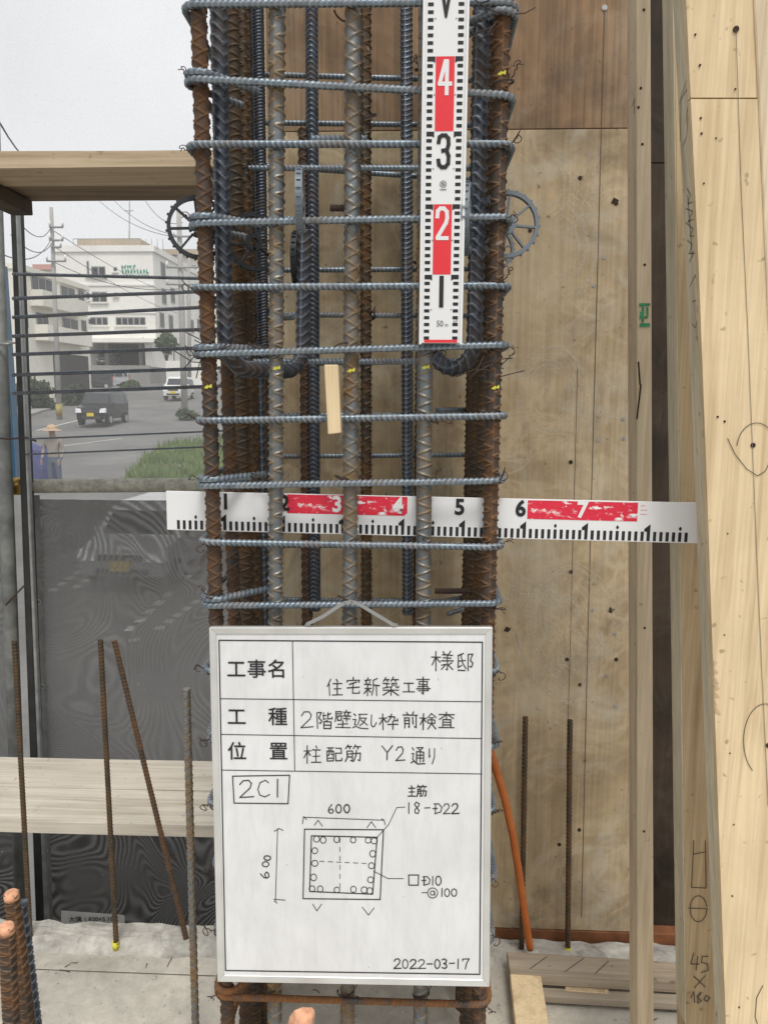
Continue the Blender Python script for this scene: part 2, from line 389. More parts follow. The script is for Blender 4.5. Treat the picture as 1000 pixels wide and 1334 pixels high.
# rough concrete ridge along the slab edge
nx, ny = 150, 12
m_ = MB(); g = []
for i in range(nx + 1):
    row = []
    for j in range(ny + 1):
        x = -2.4 + 3.4 * i / nx; t = j / ny; y = 1.70 + 0.092 * t
        prof = math.sin(min(1, t * 2.2) * math.pi / 2) * (0.022 if x < -.35 else 0.010)
        n = mnoise.noise(Vector((x * 30, y * 30, 0))) * 0.004 + mnoise.noise(Vector((x * 90, y * 90, 3))) * 0.004
        row.append(Vector((x, y + mnoise.noise(Vector((x * 14, 5, t * 2))) * 0.012, prof + n * min(1, t * 3) - (0.005 if j == 0 else 0))))
    row.append(Vector((row[-1].x, row[-1].y, -0.21))); g.append(row)
for i in range(nx):
    for j in range(ny + 1): m_.poly([g[i][j], g[i + 1][j], g[i + 1][j + 1], g[i][j + 1]], True)
ridge = m_.build('slab_edge_ridge', M['ridge'])
tag(ridge, kind='structure')
# ink line snapped on the slab
m_ = MB(); a, b = zplane(30, 1262, 0.0015), zplane(300, 1272, 0.0015)
m_.ribbon([a, b], 0.0022, Vector((1, 0, 0)), Vector((0, 1, 0))); tag(m_.build('ink_line', M['pencil']), 'thin black ink line snapped across the pale slab at lower left', 'ink line')

# ------------------------------------------------------------------ plywood form behind the column
WY = 1.80
wx0 = at(349, 500, WY).x; wxm = at(826, 1195, WY).x; wxt = at(845, 0, WY); wx1 = 0.95
zs = at(720, 168, WY).z
wall = thing('form_wall', ((wx0 + wx1) / 2, WY, 0), 'plywood form wall behind the column cage, brown above and weathered below', 'form wall')
def sheet(x0, x1, z0, z1, y, m, th=0.012, name='plywood_sheet'):
    q = MB(); q.box((x0, y, z0), (x1, y + th, z1)); return q.build(name, m, wall, 0.001)
def rx(z): return wxm + (wxt.x - wxm) * (z - at(826, 1195, WY).z) / (wxt.z - at(826, 1195, WY).z)
def sheet_slant(z0, z1, y, m):      # right edge follows the leaning batten
    q = MB(); d = .012
    q.hexa([(wx0, y, z0), (rx(z0), y, z0), (rx(z0), y + d, z0), (wx0, y + d, z0), (wx0, y, z1), (rx(z1), y, z1), (rx(z1), y + d, z1), (wx0, y + d, z1)])
    return q.build('plywood_sheet', m, wall, .001)
s1 = sheet_slant(0.036, zs - 0.001, WY, M['ply_low']); s1['label'] = 'weathered pale plywood sheet with cement swirls'
s2 = sheet_slant(zs + 0.001, 2.9, WY + 0.001, M['ply_up']); s2['label'] = 'reddish brown upper plywood sheet'
s3 = sheet(wxm - 0.1, wx1, -0.6, zs - 0.004, WY + 0.25, M['ply_shade']); s3['label'] = 'plywood strip beyond the batten, coloured dark for the shaded gap'
s4 = sheet(wxm - 0.1, wx1, zs - 0.001, 2.9, WY + 0.251, M['ply_shade'])
q = MB(); q.box((-0.10, WY - 0.004, -0.012), (wx1, WY + 0.03, 0.035)); q.build('sill', M['sill'], wall, 0.001)['label'] = 'orange brown timber sill at the foot'
q = MB(); q.box((wx0 - 0.001, WY - 0.02, 0.02), (wx0 + 0.012, WY - 0.001, 2.9)); q.build('edge_strip', M['batten'], wall, 0.001)
for x in np.arange(wx0 + 0.05, wx1, 0.34):      # stiffening battens on the hidden face
    q = MB(); q.box((x, WY + (0.02 if x < wxm - .04 else .27), 0.02), (x + 0.03, WY + (0.08 if x < wxm - .04 else .33), 2.9)); q.build('stud', M['batten'], wall)
q = MB(); q.ribbon([at(787, 12, WY - 0.0012), at(766, 800, WY - 0.0012), at(757, 1195, WY - 0.0012)], 0.0016, Vector((1, 0, 0)), Vector((0, 0, 1)))
q.build('ink_line', M['pencil'], wall)
q = MB(); q.ribbon([at(752, 480, WY - 0.0012), at(738, 1000, WY - 0.0012)], 0.0012, Vector((1, 0, 0)), Vector((0, 0, 1))); q.build('scratch', M['pencil'], wall)

def disc(parent, name, p, r, m, th=0.003, nrm=Vector((0, -1, 0))):
    q = MB(); q.tube([p - nrm * th, p + nrm * 0.0012], r, 10); return q.build(name, m, parent)
for px, py in ((787, 10),): disc(wall, 'screw', at(px, py, WY), 0.006, M['screw'])
for px, py in ((773, 372), (786, 335), (778, 573), (811, 546), (812, 571), (771, 795), (800, 826), (801, 920), (790, 880)):
    disc(wall, 'screw', at(px, py, WY), 0.0045, M['screw'])
for px, py in ((755, 232), (743, 602), (738, 859), (755, 892), (802, 859), (754, 1081), (728, 1100), (743, 745), (690, 300), (802, 265)):
    disc(wall, 'nail_hole', at(px, py, WY), 0.0048, M['hole'])
for px, py, a in ((800, 262, 0.4), (795, 795, 0.2), (660, 820, 1.1)):       # splintered chips
    q = MB(); c = at(px, py, WY - 0.001)
    q.poly([c + Vector((-.008, 0, -.004)), c + Vector((.003, 0, -.007)), c + Vector((.010, 0, .002)), c + Vector((-.002, 0, .008))])
    q.build('chip', M['hole'], wall)

# wiping strokes of thin cement wash
def smear_mat():
    m = bpy.data.materials.new('cement_wash'); m.use_nodes = True; nt = m.node_tree; b = nt.nodes['Principled BSDF']
    b.inputs['Base Color'].default_value = (.62, .54, .41, 1); b.inputs['Roughness'].default_value = .95
    v = coords(nt, rand=False); n_ = noise(nt, v, 26, 5, .7)
    nt.links.new(ramp(nt, n_, [(.36, 0.0), (.72, .48)]), b.inputs['Alpha']); return m
M['wash'] = smear_mat()
r3 = random.Random(21)
def smear(cx, cy, rx, ry, t0, t1, n, spread, wd):
    q = MB()
    for k in range(n):
        f = 1 + spread * (k / max(1, n - 1) - .5) + r3.uniform(-.03, .03); ox, oy = r3.uniform(-5, 5), r3.uniform(-5, 5)
        tt = np.linspace(t0 + r3.uniform(-.2, .2), t1 + r3.uniform(-.25, .25), 14)
        q.ribbon([at(cx + ox + rx * f * math.cos(t), cy + oy + ry * f * math.sin(t), WY - .0007 - .00003 * k) for t in tt], wd * r3.uniform(.7, 2.2), Vector((1, 0, 0)), Vector((0, 0, 1)))
    o = q.build('cement_smear', M['wash'], wall); o['kind'] = 'stuff'
smear(717, 512, 34, 48, -2.6, 3.0, 9, .75, .0030); smear(722, 320, 45, 60, -1.2, 1.2, 8, .6, .004); smear(690, 330, 50, 90, 2.2, 4.2, 7, .5, .004)
smear(640, 800, 110, 60, -1.0, .5, 16, .9, .0026); smear(655, 860, 90, 70, -1.2, .7, 16, 1.0, .0026); smear(760, 800, 70, 90, 1.9, 3.6, 12, .8, .003)
smear(700, 720, 60, 50, .2, 2.6, 10, .8, .003); smear(690, 240, 70, 60, -.4, 1.2, 8, .7, .004); smear(430, 520, 40, 120, -.6, 1.0, 6, .7, .004)

# ------------------------------------------------------------------ leaning timbers on the right
def lean(name, tl, tr, bl, br, y0t, y0b, depth, m, label=None, cat=None, parent=None, ext=60):
    """post whose front face runs through four picture points; depth goes straight back"""
    q = MB(); P = []
    T0, T1, B0, B1 = at(*tl, y0t), at(*tr, y0t), at(*bl, y0b), at(*br, y0b)
    d0 = (T0 - B0); d1 = (T1 - B1)
    k = max(0.0, B0.z / d0.z) if ext else 0
    B0 = B0 - d0 * k; B1 = B1 - d1 * (B1.z / d1.z if ext else 0)
    T0 = T0 + d0 * 0.12; T1 = T1 + d1 * 0.12
    dy = Vector((0, depth, 0))
    q.hexa([B0, B1, B1 + dy, B0 + dy, T0, T1, T1 + dy, T0 + dy])
    o = q.build(name, m, parent, 0.0018)
    if label: tag(o, label, cat)
    return o
bat = lean('timber_batten', (829, 0), (847, 0), (830, 1300), (851, 1300), 1.42, 1.42, 0.062, M['batten'],
           'grey weathered batten with green stencil, standing between form wall and pale panel', 'batten')
def stencil(parent, pts, wd, m, Y, name):
    q = MB()
    for st in pts: q.ribbon([at(x, y, Y) for x, y in st], wd, Vector((1, 0, 0)), Vector((0, 0, 1)))
    return q.build(name, m, parent)
q = MB()
for x0, y0, x1, y1 in ((832, 395, 846, 399), (835, 399.5, 838, 420.5), (841, 400, 844, 412), (833, 421, 846, 426), (839, 412, 843, 415), (833, 406, 835, 416)):
    q.poly([at(x0, y0, 1.418), at(x0 + rnd.uniform(-1, 1), y1, 1.418), at(x1, y1 + rnd.uniform(-1, 1), 1.418), at(x1, y0, 1.418)])
q.build('green_stencil', M['green_paint'], bat)
for px, py in ((834, 115), (836, 188), (839, 345), (838, 13), (839, 818), (838, 1083), (831, 140)):
    disc(bat, 'nail_hole', at(px, py, 1.42), 0.0022, M['hole'])
stencil(bat, [[(831, 472), (833, 500), (834, 502), (832, 520), (829, 545)]], 0.003, M['hole'], 1.4185, 'crack')
stencil(bat, [[(822, 140), (826, 128), (825, 148)]], 0.001, M['pencil'], 1.4185, 'pencil_mark')

pB = lean('timber_post', (877, 0), (905, 0), (892, 1300), (935, 1300), 1.31, 1.31, 0.052, M['tan_wood'],
          'tan timber post with pencilled figures, behind the pale panel', 'post')
q = MB(); T0, B0 = at(877, -30, 1.31), at(893, 1334, 1.31)
dx = Vector((-0.0016, 0.001, 0))
q.hexa([B0 + dx, B0, B0 + Vector((0, .05, 0)), B0 + dx + Vector((0, .05, 0)), T0 + dx, T0, T0 + Vector((0, .05, 0)), T0 + dx + Vector((0, .05, 0))])
q.build('side_face', M['green_wood'], pB)
Yp = 1.3085
stencil(pB, [[(903, 1095), (900, 1156), (919, 1157)], [(902, 1113), (917, 1110)], [(918, 1095), (919, 1157)]], 0.0016, M['pencil'], Yp, 'pencil_square')
circ = [(909 + 11 * math.cos(t), 1184 + 17 * math.sin(t)) for t in np.linspace(0, 6.1, 18)]
stencil(pB, [circ, [(896, 1183), (921, 1184)]], 0.0016, M['pencil'], Yp, 'pencil_circle')
stencil(pB, [[(903, 1242), (899, 1256), (910, 1256)], [(908, 1246), (906, 1264)], [(922, 1246), (914, 1246), (913, 1254), (921, 1256), (922, 1264), (913, 1267)],
             [(903, 1272), (918, 1286)], [(918, 1271), (904, 1287)],
             [(899, 1300), (903, 1292), (904, 1306)], [(912, 1293), (907, 1298), (913, 1304), (908, 1307), (908, 1300), (913, 1293)], [(919, 1297), (916, 1302), (920, 1305), (924, 1300), (919, 1297)]], 0.0018, M['pencil'], Yp, 'pencil_figures')

# pale form panel, nearest on the right
PA = 1.13
pan = thing('form_panel', at(970, 1334, PA + 0.03) * 1.0, 'pale cream plywood form panel leaning at the right edge, with pencilled ovals', 'form panel')
WLOC[pan.name] = Vector((pan.location.x, pan.location.y, 0)); pan.location.z = 0
def edge(y): return float(np.interp(y, [-60, 0, 400, 1200, 1334, 1500], [890, 893, 912, 940, 945, 951]))
def redge(y): return float(np.interp(y, [-60, 0, 128, 400, 1334, 1500], [979, 981, 989, 1002, 1047, 1055]))
def panel_piece(y0, y1, name, m, ya, yb, ins=0.0):
    q = MB(); n = 6
    for k in range(n):
        a_, b_ = y0 + (y1 - y0) * k / n, y0 + (y1 - y0) * (k + 1) / n
        F = [at(edge(b_), b_, ya), at(redge(b_), b_, ya), at(redge(a_), a_, ya), at(edge(a_), a_, ya)]
        q.poly(F)
        dy = Vector((0, yb - ya, 0))
        q.poly([F[0] + dy, F[0], F[3], F[3] + dy]); q.poly([F[1], F[1] + dy, F[2] + dy, F[2]])
        if k == 0: q.poly([F[3], F[2], F[2] + dy, F[3] + dy])
        if k == n - 1: q.poly([F[1], F[0], F[0] + dy, F[1] + dy])
    return q.build(name, m, pan)
panel_piece(-60, 127, 'plywood_sheet', M['pale_wood'], PA, PA + 0.012)
panel_piece(129, 1480, 'plywood_sheet', M['pale_wood'], PA - 0.0008, PA + 0.012)
# stud behind the face: its side is the pale strip with writing
q = MB()
for k in range(8):
    a_, b_ = -60 + 1540 * k / 8, -60 + 1540 * (k + 1) / 8
    F = [at(edge(b_) + 0.2, b_, PA + 0.0135), at(edge(a_) + 0.2, a_, PA + 0.0135)]
    dy = Vector((0, 0.05, 0)); dx = Vector((0.03, 0, 0))
    q.poly([F[0] + dy, F[0], F[1], F[1] + dy]); q.poly([F[0] + dy + dx, F[0] + dy, F[1] + dy, F[1] + dy + dx]); q.poly([F[0], F[0] + dx, F[1] + dx, F[1]])
q.build('stud', M['green_wood'], pan)['label'] = 'pale side of the stud with pencil writing'
def side_pt(t, y):   # point on the stud side: t 0 front .. 1 back
    p = at(edge(y) + 0.2, y, PA + 0.0135); return p + Vector((-0.0008, 0.05 * t, 0))
def side_mark(strokes, name):
    for st in strokes:
        q = MB(); q.ribbon([side_pt(t + rnd.uniform(-.12, .12), y + rnd.uniform(-3, 3)) for t, y in st], 0.0012, Vector((0, 1, 0)), Vector((0, 0, 1))); q.build(name, M['pencil'], pan)
side_mark([[(.2, 98), (.75, 112), (.85, 118)], [(.15, 112), (.6, 118), (.9, 170)], [(.2, 130), (.5, 150)], [(.85, 178), (.4, 172), (.25, 150)]], 'pencil_figure')
side_mark([[(.7, 240 + k * 22), (.3, 250 + k * 22), (.65, 258 + k * 22), (.2, 262 + k * 22)] for k in range(4)] + [[(.5, 245), (.45, 330)], [(.8, 335), (.3, 322)]], 'pencil_writing')
side_mark([[(.7, 370), (.3, 355), (.2, 380)], [(.7, 392), (.4, 388)], [(.8, 420), (.5, 423), (.25, 412)]], 'pencil_figure')
YS = PA - 0.0022
def face_marks(strokes, wd, m, name): stencil(pan, strokes, wd, m, YS, name)
face_marks([[(958, 40), (965, 250), (973, 420), (985, 720), (991, 860), (1000, 1050)]], 0.0008, M['ink_line'], 'ink_line')
def oval(cx, cy, rx, ry, t0, t1): return [(cx + rx * math.cos(t), cy + ry * math.sin(t)) for t in np.linspace(t0, t1, 26)]
face_marks([oval(985, 586, 26, 35, 3.3, 6.9)], .0011, M['pencil'], 'pencil_oval')
face_marks([[(947, 571), (957, 592), (972, 611), (986, 620), (996, 614), (1003, 600)]], 0.0011, M['pencil'], 'pencil_oval')
face_marks([oval(996, 965, 28, 48, 2.2, 5.6)], 0.0011, M['pencil'], 'pencil_oval')
face_marks([[(993, 1284), (985, 1300), (983, 1325), (986, 1334)]], 0.0012, M['pencil'], 'pencil_mark')
for px, py, r in ((958, 38, .004), (980, 580, .0036), (1000, 971, .004)): disc(pan, 'drilled_hole', at(px, py, PA - 0.001), r, M['hole'])
for px, py in ((905, 45), (911, 85), (912, 154), (913, 174), (932, 180), (916, 239), (957, 116), (934, 543), (943, 549), (947, 695), (943, 827), (950, 981), (955, 1074), (953, 1167), (962, 1312)):
    disc(pan, 'nail_hole', at(px, py, PA - 0.001), rnd.uniform(.0009, .0016), M['hole'])
q = MB()
for k in range(7):
    y = 860 + k * 10; e_ = edge(y)
    q.poly([at(e_ + 1, y, YS), at(e_ + 1.5, y + 9, YS), at(e_ + rnd.uniform(4, 10), y + rnd.uniform(3, 12), YS)])
q.build('splintered_edge', M['tan_wood'], pan)
# the outermost board
q = MB()
P = [at(1047.5, 1480, PA - .004), at(1120, 1480, PA - .004), at(1070, -60, PA - .004), at(979.5, -60, PA - .004)]
dy = Vector((0, .02, 0)); q.hexa([P[0], P[1], P[1] + dy, P[0] + dy, P[3], P[2], P[2] + dy, P[3] + dy])
tag(q.build('timber_board', M['batten'], None, .0015), 'greyer upright board at the top right corner beside the pale panel', 'board')

# ------------------------------------------------------------------ boards lying on the slab, bottom right
fr = thing('timber_skid', zplane(700, 1290, 0), 'low skid of rough boards lying on the slab below the batten', 'boards')
def flat_board(a, b, c, d, z, th, m, parent, name):
    p = [zplane(*q_, z) for q_ in (a, b, c, d)]
    for v in p: v.z = z
    q = MB(); lo = [Vector((v.x, v.y, z - th)) for v in p]
    q.hexa(lo + p); return q.build(name, m, parent, .0015)
flat_board((664, 1267), (925, 1282), (925, 1256), (660, 1239), 0.062, 0.028, M['floor_board'], fr, 'board')
flat_board((676, 1380), (722, 1380), (704, 1270), (664, 1268), 0.058, 0.03, M['pale_wood'], fr, 'board')
flat_board((706, 1297), (925, 1310), (925, 1297), (706, 1286), 0.030, 0.018, M['floor_board'], fr, 'sleeper')
for k in range(4):
    flat_board((735 + k, 1290 + k), (792 - k, 1294), (792 - k * 2, 1278), (737, 1276), 0.030 - k * 0.0075 + 0.0025, 0.006, M['tan_wood'], fr, 'shim')
stencil_pts = [[(690, 1262), (712, 1246)], [(735, 1266), (760, 1248)], [(775, 1268), (792, 1252)]]
for st in stencil_pts:
    q = MB(); pp = [zplane(x, y, 0.0628) for x, y in st]
    q.ribbon(pp, 0.002, Vector((1, 0, 0)), Vector((0, 1, 0))); q.build('pencil_mark', M['pencil'], fr)

# short starter bars by the form wall, orange conduit
SB = sweep('starter_bar_mesh', [(0, 0, 0), (0, 0, 0.62)], 0.0066, 'hoop', 0.0105, 0.26, 0.0013, 14)
SB2 = sweep('starter_bar_long_mesh', [(0, 0, 0), (0, 0, 0.95)], 0.0066, 'hoop', 0.0105, 0.26, 0.0013, 14)
SBZ = sweep('starter_bar_zig_mesh', [(0, 0, 0), (0, 0, 0.95)], 0.0075, 'zig', 0.0095, 0.2, 0.0013, 16)
def bar_between(name, me, length, a, b, m, label, cat, group=None, cap=None):
    a, b = Vector(a), Vector(b); d = b - a
    o = put(name, me.copy() if me.materials and me.materials[0] != m else me, None, None, a)
    if not o.data.materials: o.data.materials.append(m)
    elif o.data.materials[0] != m: o.data.materials[0] = m
    o.rotation_euler = d.to_track_quat('Z', 'Y').to_euler(); o.scale = (1, 1, d.length / length)
    return tag(o, label, cat, group)
def base_to(px0, py0, px1, py1, z=0.0):
    b = zplane(px0, py0, z); return b, at(px1, py1, b.y)
a, b = base_to(679, 1238, 684, 934, 0.005)
bar_between('starter_bar', SB, .62, a, b, M['brown_bar'], 'short dark starter bar beside the orange conduit', 'rebar', 'starter bars right of the column')
a, b = base_to(739, 1239, 742, 938, 0.005)
sb = bar_between('starter_bar', SB, .62, a, b, M['brown_bar'], 'short dark starter bar with a yellow foot, right of the conduit', 'rebar', 'starter bars right of the column')
q = MB(); q.tube([a + Vector((0, 0, .0)), a + Vector((0, 0, .012))], .0076, 10)
o = q.build('yellow_cap', M['yellow']); o.parent = sb; o.matrix_parent_inverse = Matrix.Translation(a).inverted(); o.location = o.location
o.matrix_parent_inverse = (Matrix.Translation(sb.location) @ sb.rotation_euler.to_matrix().to_4x4() @ Matrix.Diagonal((*sb.scale, 1))).inverted()
path = [at(634, 965, 1.60), at(645, 1000, 1.62), at(657, 1040, 1.64), at(668, 1090, 1.66), at(676, 1140, 1.68), at(683, 1190, 1.70), at(690, 1236, 1.715)]
pts = [Vector(p) for p in path]; fine = []
for k in range(len(pts) - 1):
    for t in np.linspace(0, 1, 16, endpoint=False): fine.append(pts[k].lerp(pts[k + 1], t))
fine.append(pts[-1])
q = MB(); q.tube(fine, [0.0088 + 0.0004 * (1 if k % 2 else -1) for k in range(len(fine))], 14)
tag(q.build('corrugated_conduit', M['orange']), 'orange corrugated conduit rising from the slab right of the whiteboard', 'conduit')

# ================================================================== column reinforcement cage
FY, BY = 1.245, 1.685
BX0, BX1 = at(272, 400, FY).x, at(642, 400, FY).x
cage = thing('column_cage', ((BX0 + BX1) / 2, (FY + BY) / 2, 0), 'tall column cage of rusty and grey rebars tied with square hoops', 'rebar cage')
R22 = 0.0122; TOP = 2.25
ZIG = sweep('main_bar_zig', [(0, 0, 0), (0, 0, TOP)], R22, 'zig', 0.0125, 0.2, 0.0011)
CHV = sweep('main_bar_chevron', [(0, 0, 0), (0, 0, TOP)], R22, 'chev', 0.0165, 0.18, 0.0012, 24)
CRS = sweep('main_bar_cross', [(0, 0, 0), (0, 0, TOP)], R22, 'cross', 0.0225, 0.2, 0.0011)
MESHES = {}
def bar(kind, m, x, y, xt=None, yt=None, z0=0.0, z1=TOP, label=None, rz=None):
    key = (kind, m)
    if key not in MESHES:
        me = {'zig': ZIG, 'cross': CRS, 'chev': CHV}[kind].copy(); me.materials.clear(); me.materials.append(M[m]); MESHES[key] = me
    d = Vector(((xt if xt is not None else x) - x, (yt if yt is not None else y) - y, z1 - z0))
    o = put('main_bar', MESHES[key], None, cage, (x, y, z0))
    q = d.to_track_quat('Z', 'Y') @ Matrix.Rotation(rz if rz is not None else rnd.uniform(0, 6.28), 3, 'Z').to_quaternion()
    o.rotation_euler = q.to_euler(); o.scale = (1, 1, d.length / TOP)
    if label: o['label'] = label
    return o
def fx(px, py, Y): return at(px, py, Y).x
def lean_bar(kind, m, ptop, pbot, Y, z0=0.0, z1=TOP, label=None, rz=None):
    """bar in plane Y through two picture points"""
    T, B = at(*ptop, Y), at(*pbot, Y); s = (T.x - B.x) / (T.z - B.z)
    return bar(kind, m, B.x + s * (z0 - B.z), Y, B.x + s * (z1 - B.z), Y, z0, z1, label, rz)
# front row
fb = []
fb.append(lean_bar('cross', 'rust', (259, 20), (281, 780), FY, label='rusty corner bar', rz=1.57))
fb.append(lean_bar('zig', 'grey_bar', (361, 20), (359, 780), FY, label='grey bar with zigzag ribs', rz=2.2))
fb.append(lean_bar('cross', 'grey_bar', (460, 20), (455.6, 780), FY, label='grey bar with crossed ribs', rz=1.57))
fb.append(lean_bar('zig', 'grey_bar', (556, 20), (551, 780), FY, rz=0.8))
fb.append(lean_bar('zig', 'rust', (654, 20), (636, 780), FY, label='rusty corner bar', rz=2.4))
# sides
n = 4
for k in range(1, n):
    y = FY + (BY - FY) * k / n
    bar('cross' if k != 2 else 'zig', 'brown_bar' if k != 1 else 'rust', BX0 + rnd.uniform(-.004, .004), y, BX0 + rnd.uniform(-.004, .004), y)
    bar('zig', 'brown_bar', BX1 + rnd.uniform(-.004, .004), y, BX1 + rnd.uniform(-.004, .004), y)
# extra lapped bars on the left side
bar('zig', 'brown_bar', BX0 + 0.004, FY + 0.255, BX0 + 0.006, FY + 0.252)
bar('chev', 'dark_bar', BX0 + 0.002, FY + 0.365, BX0 + 0.004, FY + 0.37)
# back row
for k, m in enumerate(('brown_bar', 'rust', 'brown_bar', 'rust', 'brown_bar')):
    x = BX0 + (BX1 - BX0) * k / 4
    if k == 1: continue
    bar('cross' if k % 2 else 'zig', m, x, BY, x + rnd.uniform(-.006, .006), BY)
lean_bar('chev', 'dark_bar', (406, 60), (410, 780), 1.66, z0=at(410, 795, 1.66).z, label='dark steel dowel bar ending above the floor')
lean_bar('chev', 'dark_bar', (529, 60), (531, 780), 1.655, z0=at(531, 800, 1.655).z, label='dark steel dowel bar ending above the floor')
lean_bar('chev', 'dark_bar', (336, 60), (343, 460), 1.60, z0=at(344, 478, 1.60).z)
lean_bar('cross', 'rust', (395, 60), (400, 780), 1.668, z0=0, z1=at(395, 168, 1.668).z, label='rusty bar with its cut end showing')

# anchor bars: come down at the front, turn in a U and rise again at the back
def anchor(front_top, front_bot, Yf, back_px, back_top, Yb, m='dark_bar'):
    a = at(*front_top, Yf); b = at(*front_bot, Yf); c = at(*back_px, Yb); e = at(*back_top, Yb)
    d = Vector((c.x - b.x, c.y - b.y, 0)); L_ = d.length; d.normalize(); up = Vector((0, 0, 1)); r = min(0.052, L_ / 2)
    zc = b.z; c1 = Vector((b.x, b.y, zc)) + d * r; c2 = Vector((c.x, c.y, zc)) - d * r
    pts = [a, Vector((b.x, b.y, zc + 0.001))] + arc(c1, -d, -up, r, 0, math.pi / 2, 14) + arc(c2, -up, d, r, 0.02, math.pi / 2, 14) + [Vector((c.x, c.y, zc + 0.02)), e]
    me = sweep('anchor_bar', [p - a for p in pts], 0.0128, 'chev', 0.0165, 0.24, 0.0013, 24)
    return put('anchor_bar', me, M[m], cage, a)
o = anchor((284, -60), (293, 438), FY + 0.032, (395, 470), (397, 300), FY + 0.205); o['label'] = 'dark steel bar bent into a U inside the left corner'
o = anchor((630, -60), (618, 440), FY + 0.032, (563, 440), (562, 250), FY + 0.10); o['label'] = 'dark steel bar bent into a U inside the right corner'

# hoops
HO = R22 + 0.0062; hr = 0.0056
hx0, hx1, hy0, hy1 = BX0 - HO - .004, BX1 + HO + .004, FY - HO, BY + HO
cr = 0.022
def rounded(x0, x1, y0, y1, r, start, hook, tail=0.085, dz=0.012):
    """closed hoop beginning and ending with 135 degree hooks round the corner 'start' (0 fl,1 fr,2 br,3 bl)"""
    cs = [Vector((x0 + r, y0 + r, 0)), Vector((x1 - r, y0 + r, 0)), Vector((x1 - r, y1 - r, 0)), Vector((x0 + r, y1 - r, 0))]
    an = [math.pi, 1.5 * math.pi, 0, 0.5 * math.pi]
    X, Yv = Vector((1, 0, 0)), Vector((0, 1, 0)); pts = []
    s = start; q4 = math.pi / 4; t0 = an[s] - q4
    first = arc(cs[s], X, Yv, r, t0, an[s] + math.pi / 2, 12)
    tdir = Vector((math.sin(t0), -math.cos(t0), 0))
    pts += [first[0] + tdir * tail] + first
    for k in (1, 2, 3):
        c = (s + k) % 4; a0 = an[c]; pts += arc(cs[c], X, Yv, r, a0, a0 + math.pi / 2, 10)
    last = arc(cs[s], X, Yv, r, an[s], an[s] + math.pi / 2 + q4, 12); t1 = an[s] + math.pi / 2 + q4
    pts += last + [last[-1] + Vector((-math.sin(t1), math.cos(t1), 0)) * tail]
    nn = len(pts)
    L_ = [0]
    for k in range(1, nn): L_.append(L_[-1] + (pts[k] - pts[k - 1]).length)
    return [p + Vector((0, 0, dz * (l / L_[-1] - 0.5))) for p, l in zip(pts, L_)]
HM = []
for s in range(4):
    pts = rounded(hx0, hx1, hy0, hy1, cr, s, True); c0 = Vector(((hx0 + hx1) / 2, (hy0 + hy1) / 2, 0))
    HM.append(sweep('hoop_mesh', [p - c0 for p in pts], hr, 'hoop', 0.0085, 0.2, 0.0012, 12))
HMr = HM[0].copy(); HMr.materials.append(M['hoop_rust'])
for me in HM: me.materials.append(M['hoop'])
hoops = [(-82, -76, 1), (8, 8, 1), (98, 121, 0), (188, 190, 2), (286, 280, 0), (372, 372, 3), (457, 447, 0), (548, 544, 2), (629, 624, 0), (704, 713, 3), (785, 784, 0)]
zl = []
for yl, yr, s in hoops:
    a, b = at(255, yl, hy0), at(655, yr, hy0); zc = (a.z + b.z) / 2; tilt = math.atan2(b.z - a.z, b.x - a.x)
    back = rnd.uniform(-0.006, 0.002)
    o = put('hoop', HM[s], None, cage, ((hx0 + hx1) / 2, (hy0 + hy1) / 2, zc + back / 2)); o.rotation_euler = (math.atan2(back, hy1 - hy0), -tilt, 0)
    zl.append((zc, s))
z = zl[-1][0]; zb = at(457, 1301, hy0).z; k_n = 5
for k in range(1, k_n + 1):
    o = put('hoop', HM[[2, 0, 3, 0, 1][k - 1]], None, cage, ((hx0 + hx1) / 2 + rnd.uniform(-.004, .004), (hy0 + hy1) / 2, z + (zb - z) * k / (k_n + 1))); zl.append((z + (zb - z) * k / (k_n + 1), 0))
    o.rotation_euler = (rnd.uniform(-.01, .01), rnd.uniform(-.012, .012), 0)
o = put('hoop', HMr, None, cage, ((hx0 + hx1) / 2, (hy0 + hy1) / 2, zb)); o['label'] = 'rusty lowest hoop under the whiteboard'; zl.append((zb, 0))
for z in (0.16, 0.06): put('hoop', HMr, None, cage, ((hx0 + hx1) / 2, (hy0 + hy1) / 2, z))

# cross ties between the middle bars
def tie(px, py, side, back=True):
    p = at(px, py, FY - 0.014); x = p.x; z = p.z; r = 0.019; X, Yv = Vector((1, 0, 0)), Vector((0, 1, 0))
    cen = Vector((x, FY, z)); pts = [cen + Vector((-r * side, BY - FY, 0)), cen + Vector((-r * side, 0, 0))]
    pts += [cen + (X * (-side) * math.cos(t) + Yv * (-math.sin(t))) * r for t in np.linspace(0, math.pi * .78, 12)]
    pts.append(pts[-1] + Vector((side * .3, .9, 0)).normalized() * 0.07 * 1.0)
    me = sweep('cross_tie', [q_ - pts[0] for q_ in pts], hr, 'hoop', 0.0078, 0.16, 0.0016, 10)
    put('cross_tie', me, M['hoop'], cage, pts[0])
def xtie(py, Y, px0, px1, m='hoop'):
    a, b = at(px0, py, Y), at(px1, py, Y); me = sweep('cross_tie', [Vector((0, 0, 0)), b - a], hr, 'hoop', 0.0078, 0.16, 0.0016, 10)
    put('cross_tie', me, M[m], cage, a)
xtie(219, 1.50, 300, 615); xtie(471, 1.46, 330, 618); xtie(181, 1.27, 404, 478); xtie(770, 1.45, 566, 612, 'wire'); xtie(271, 1.30, 430, 450, 'wire')

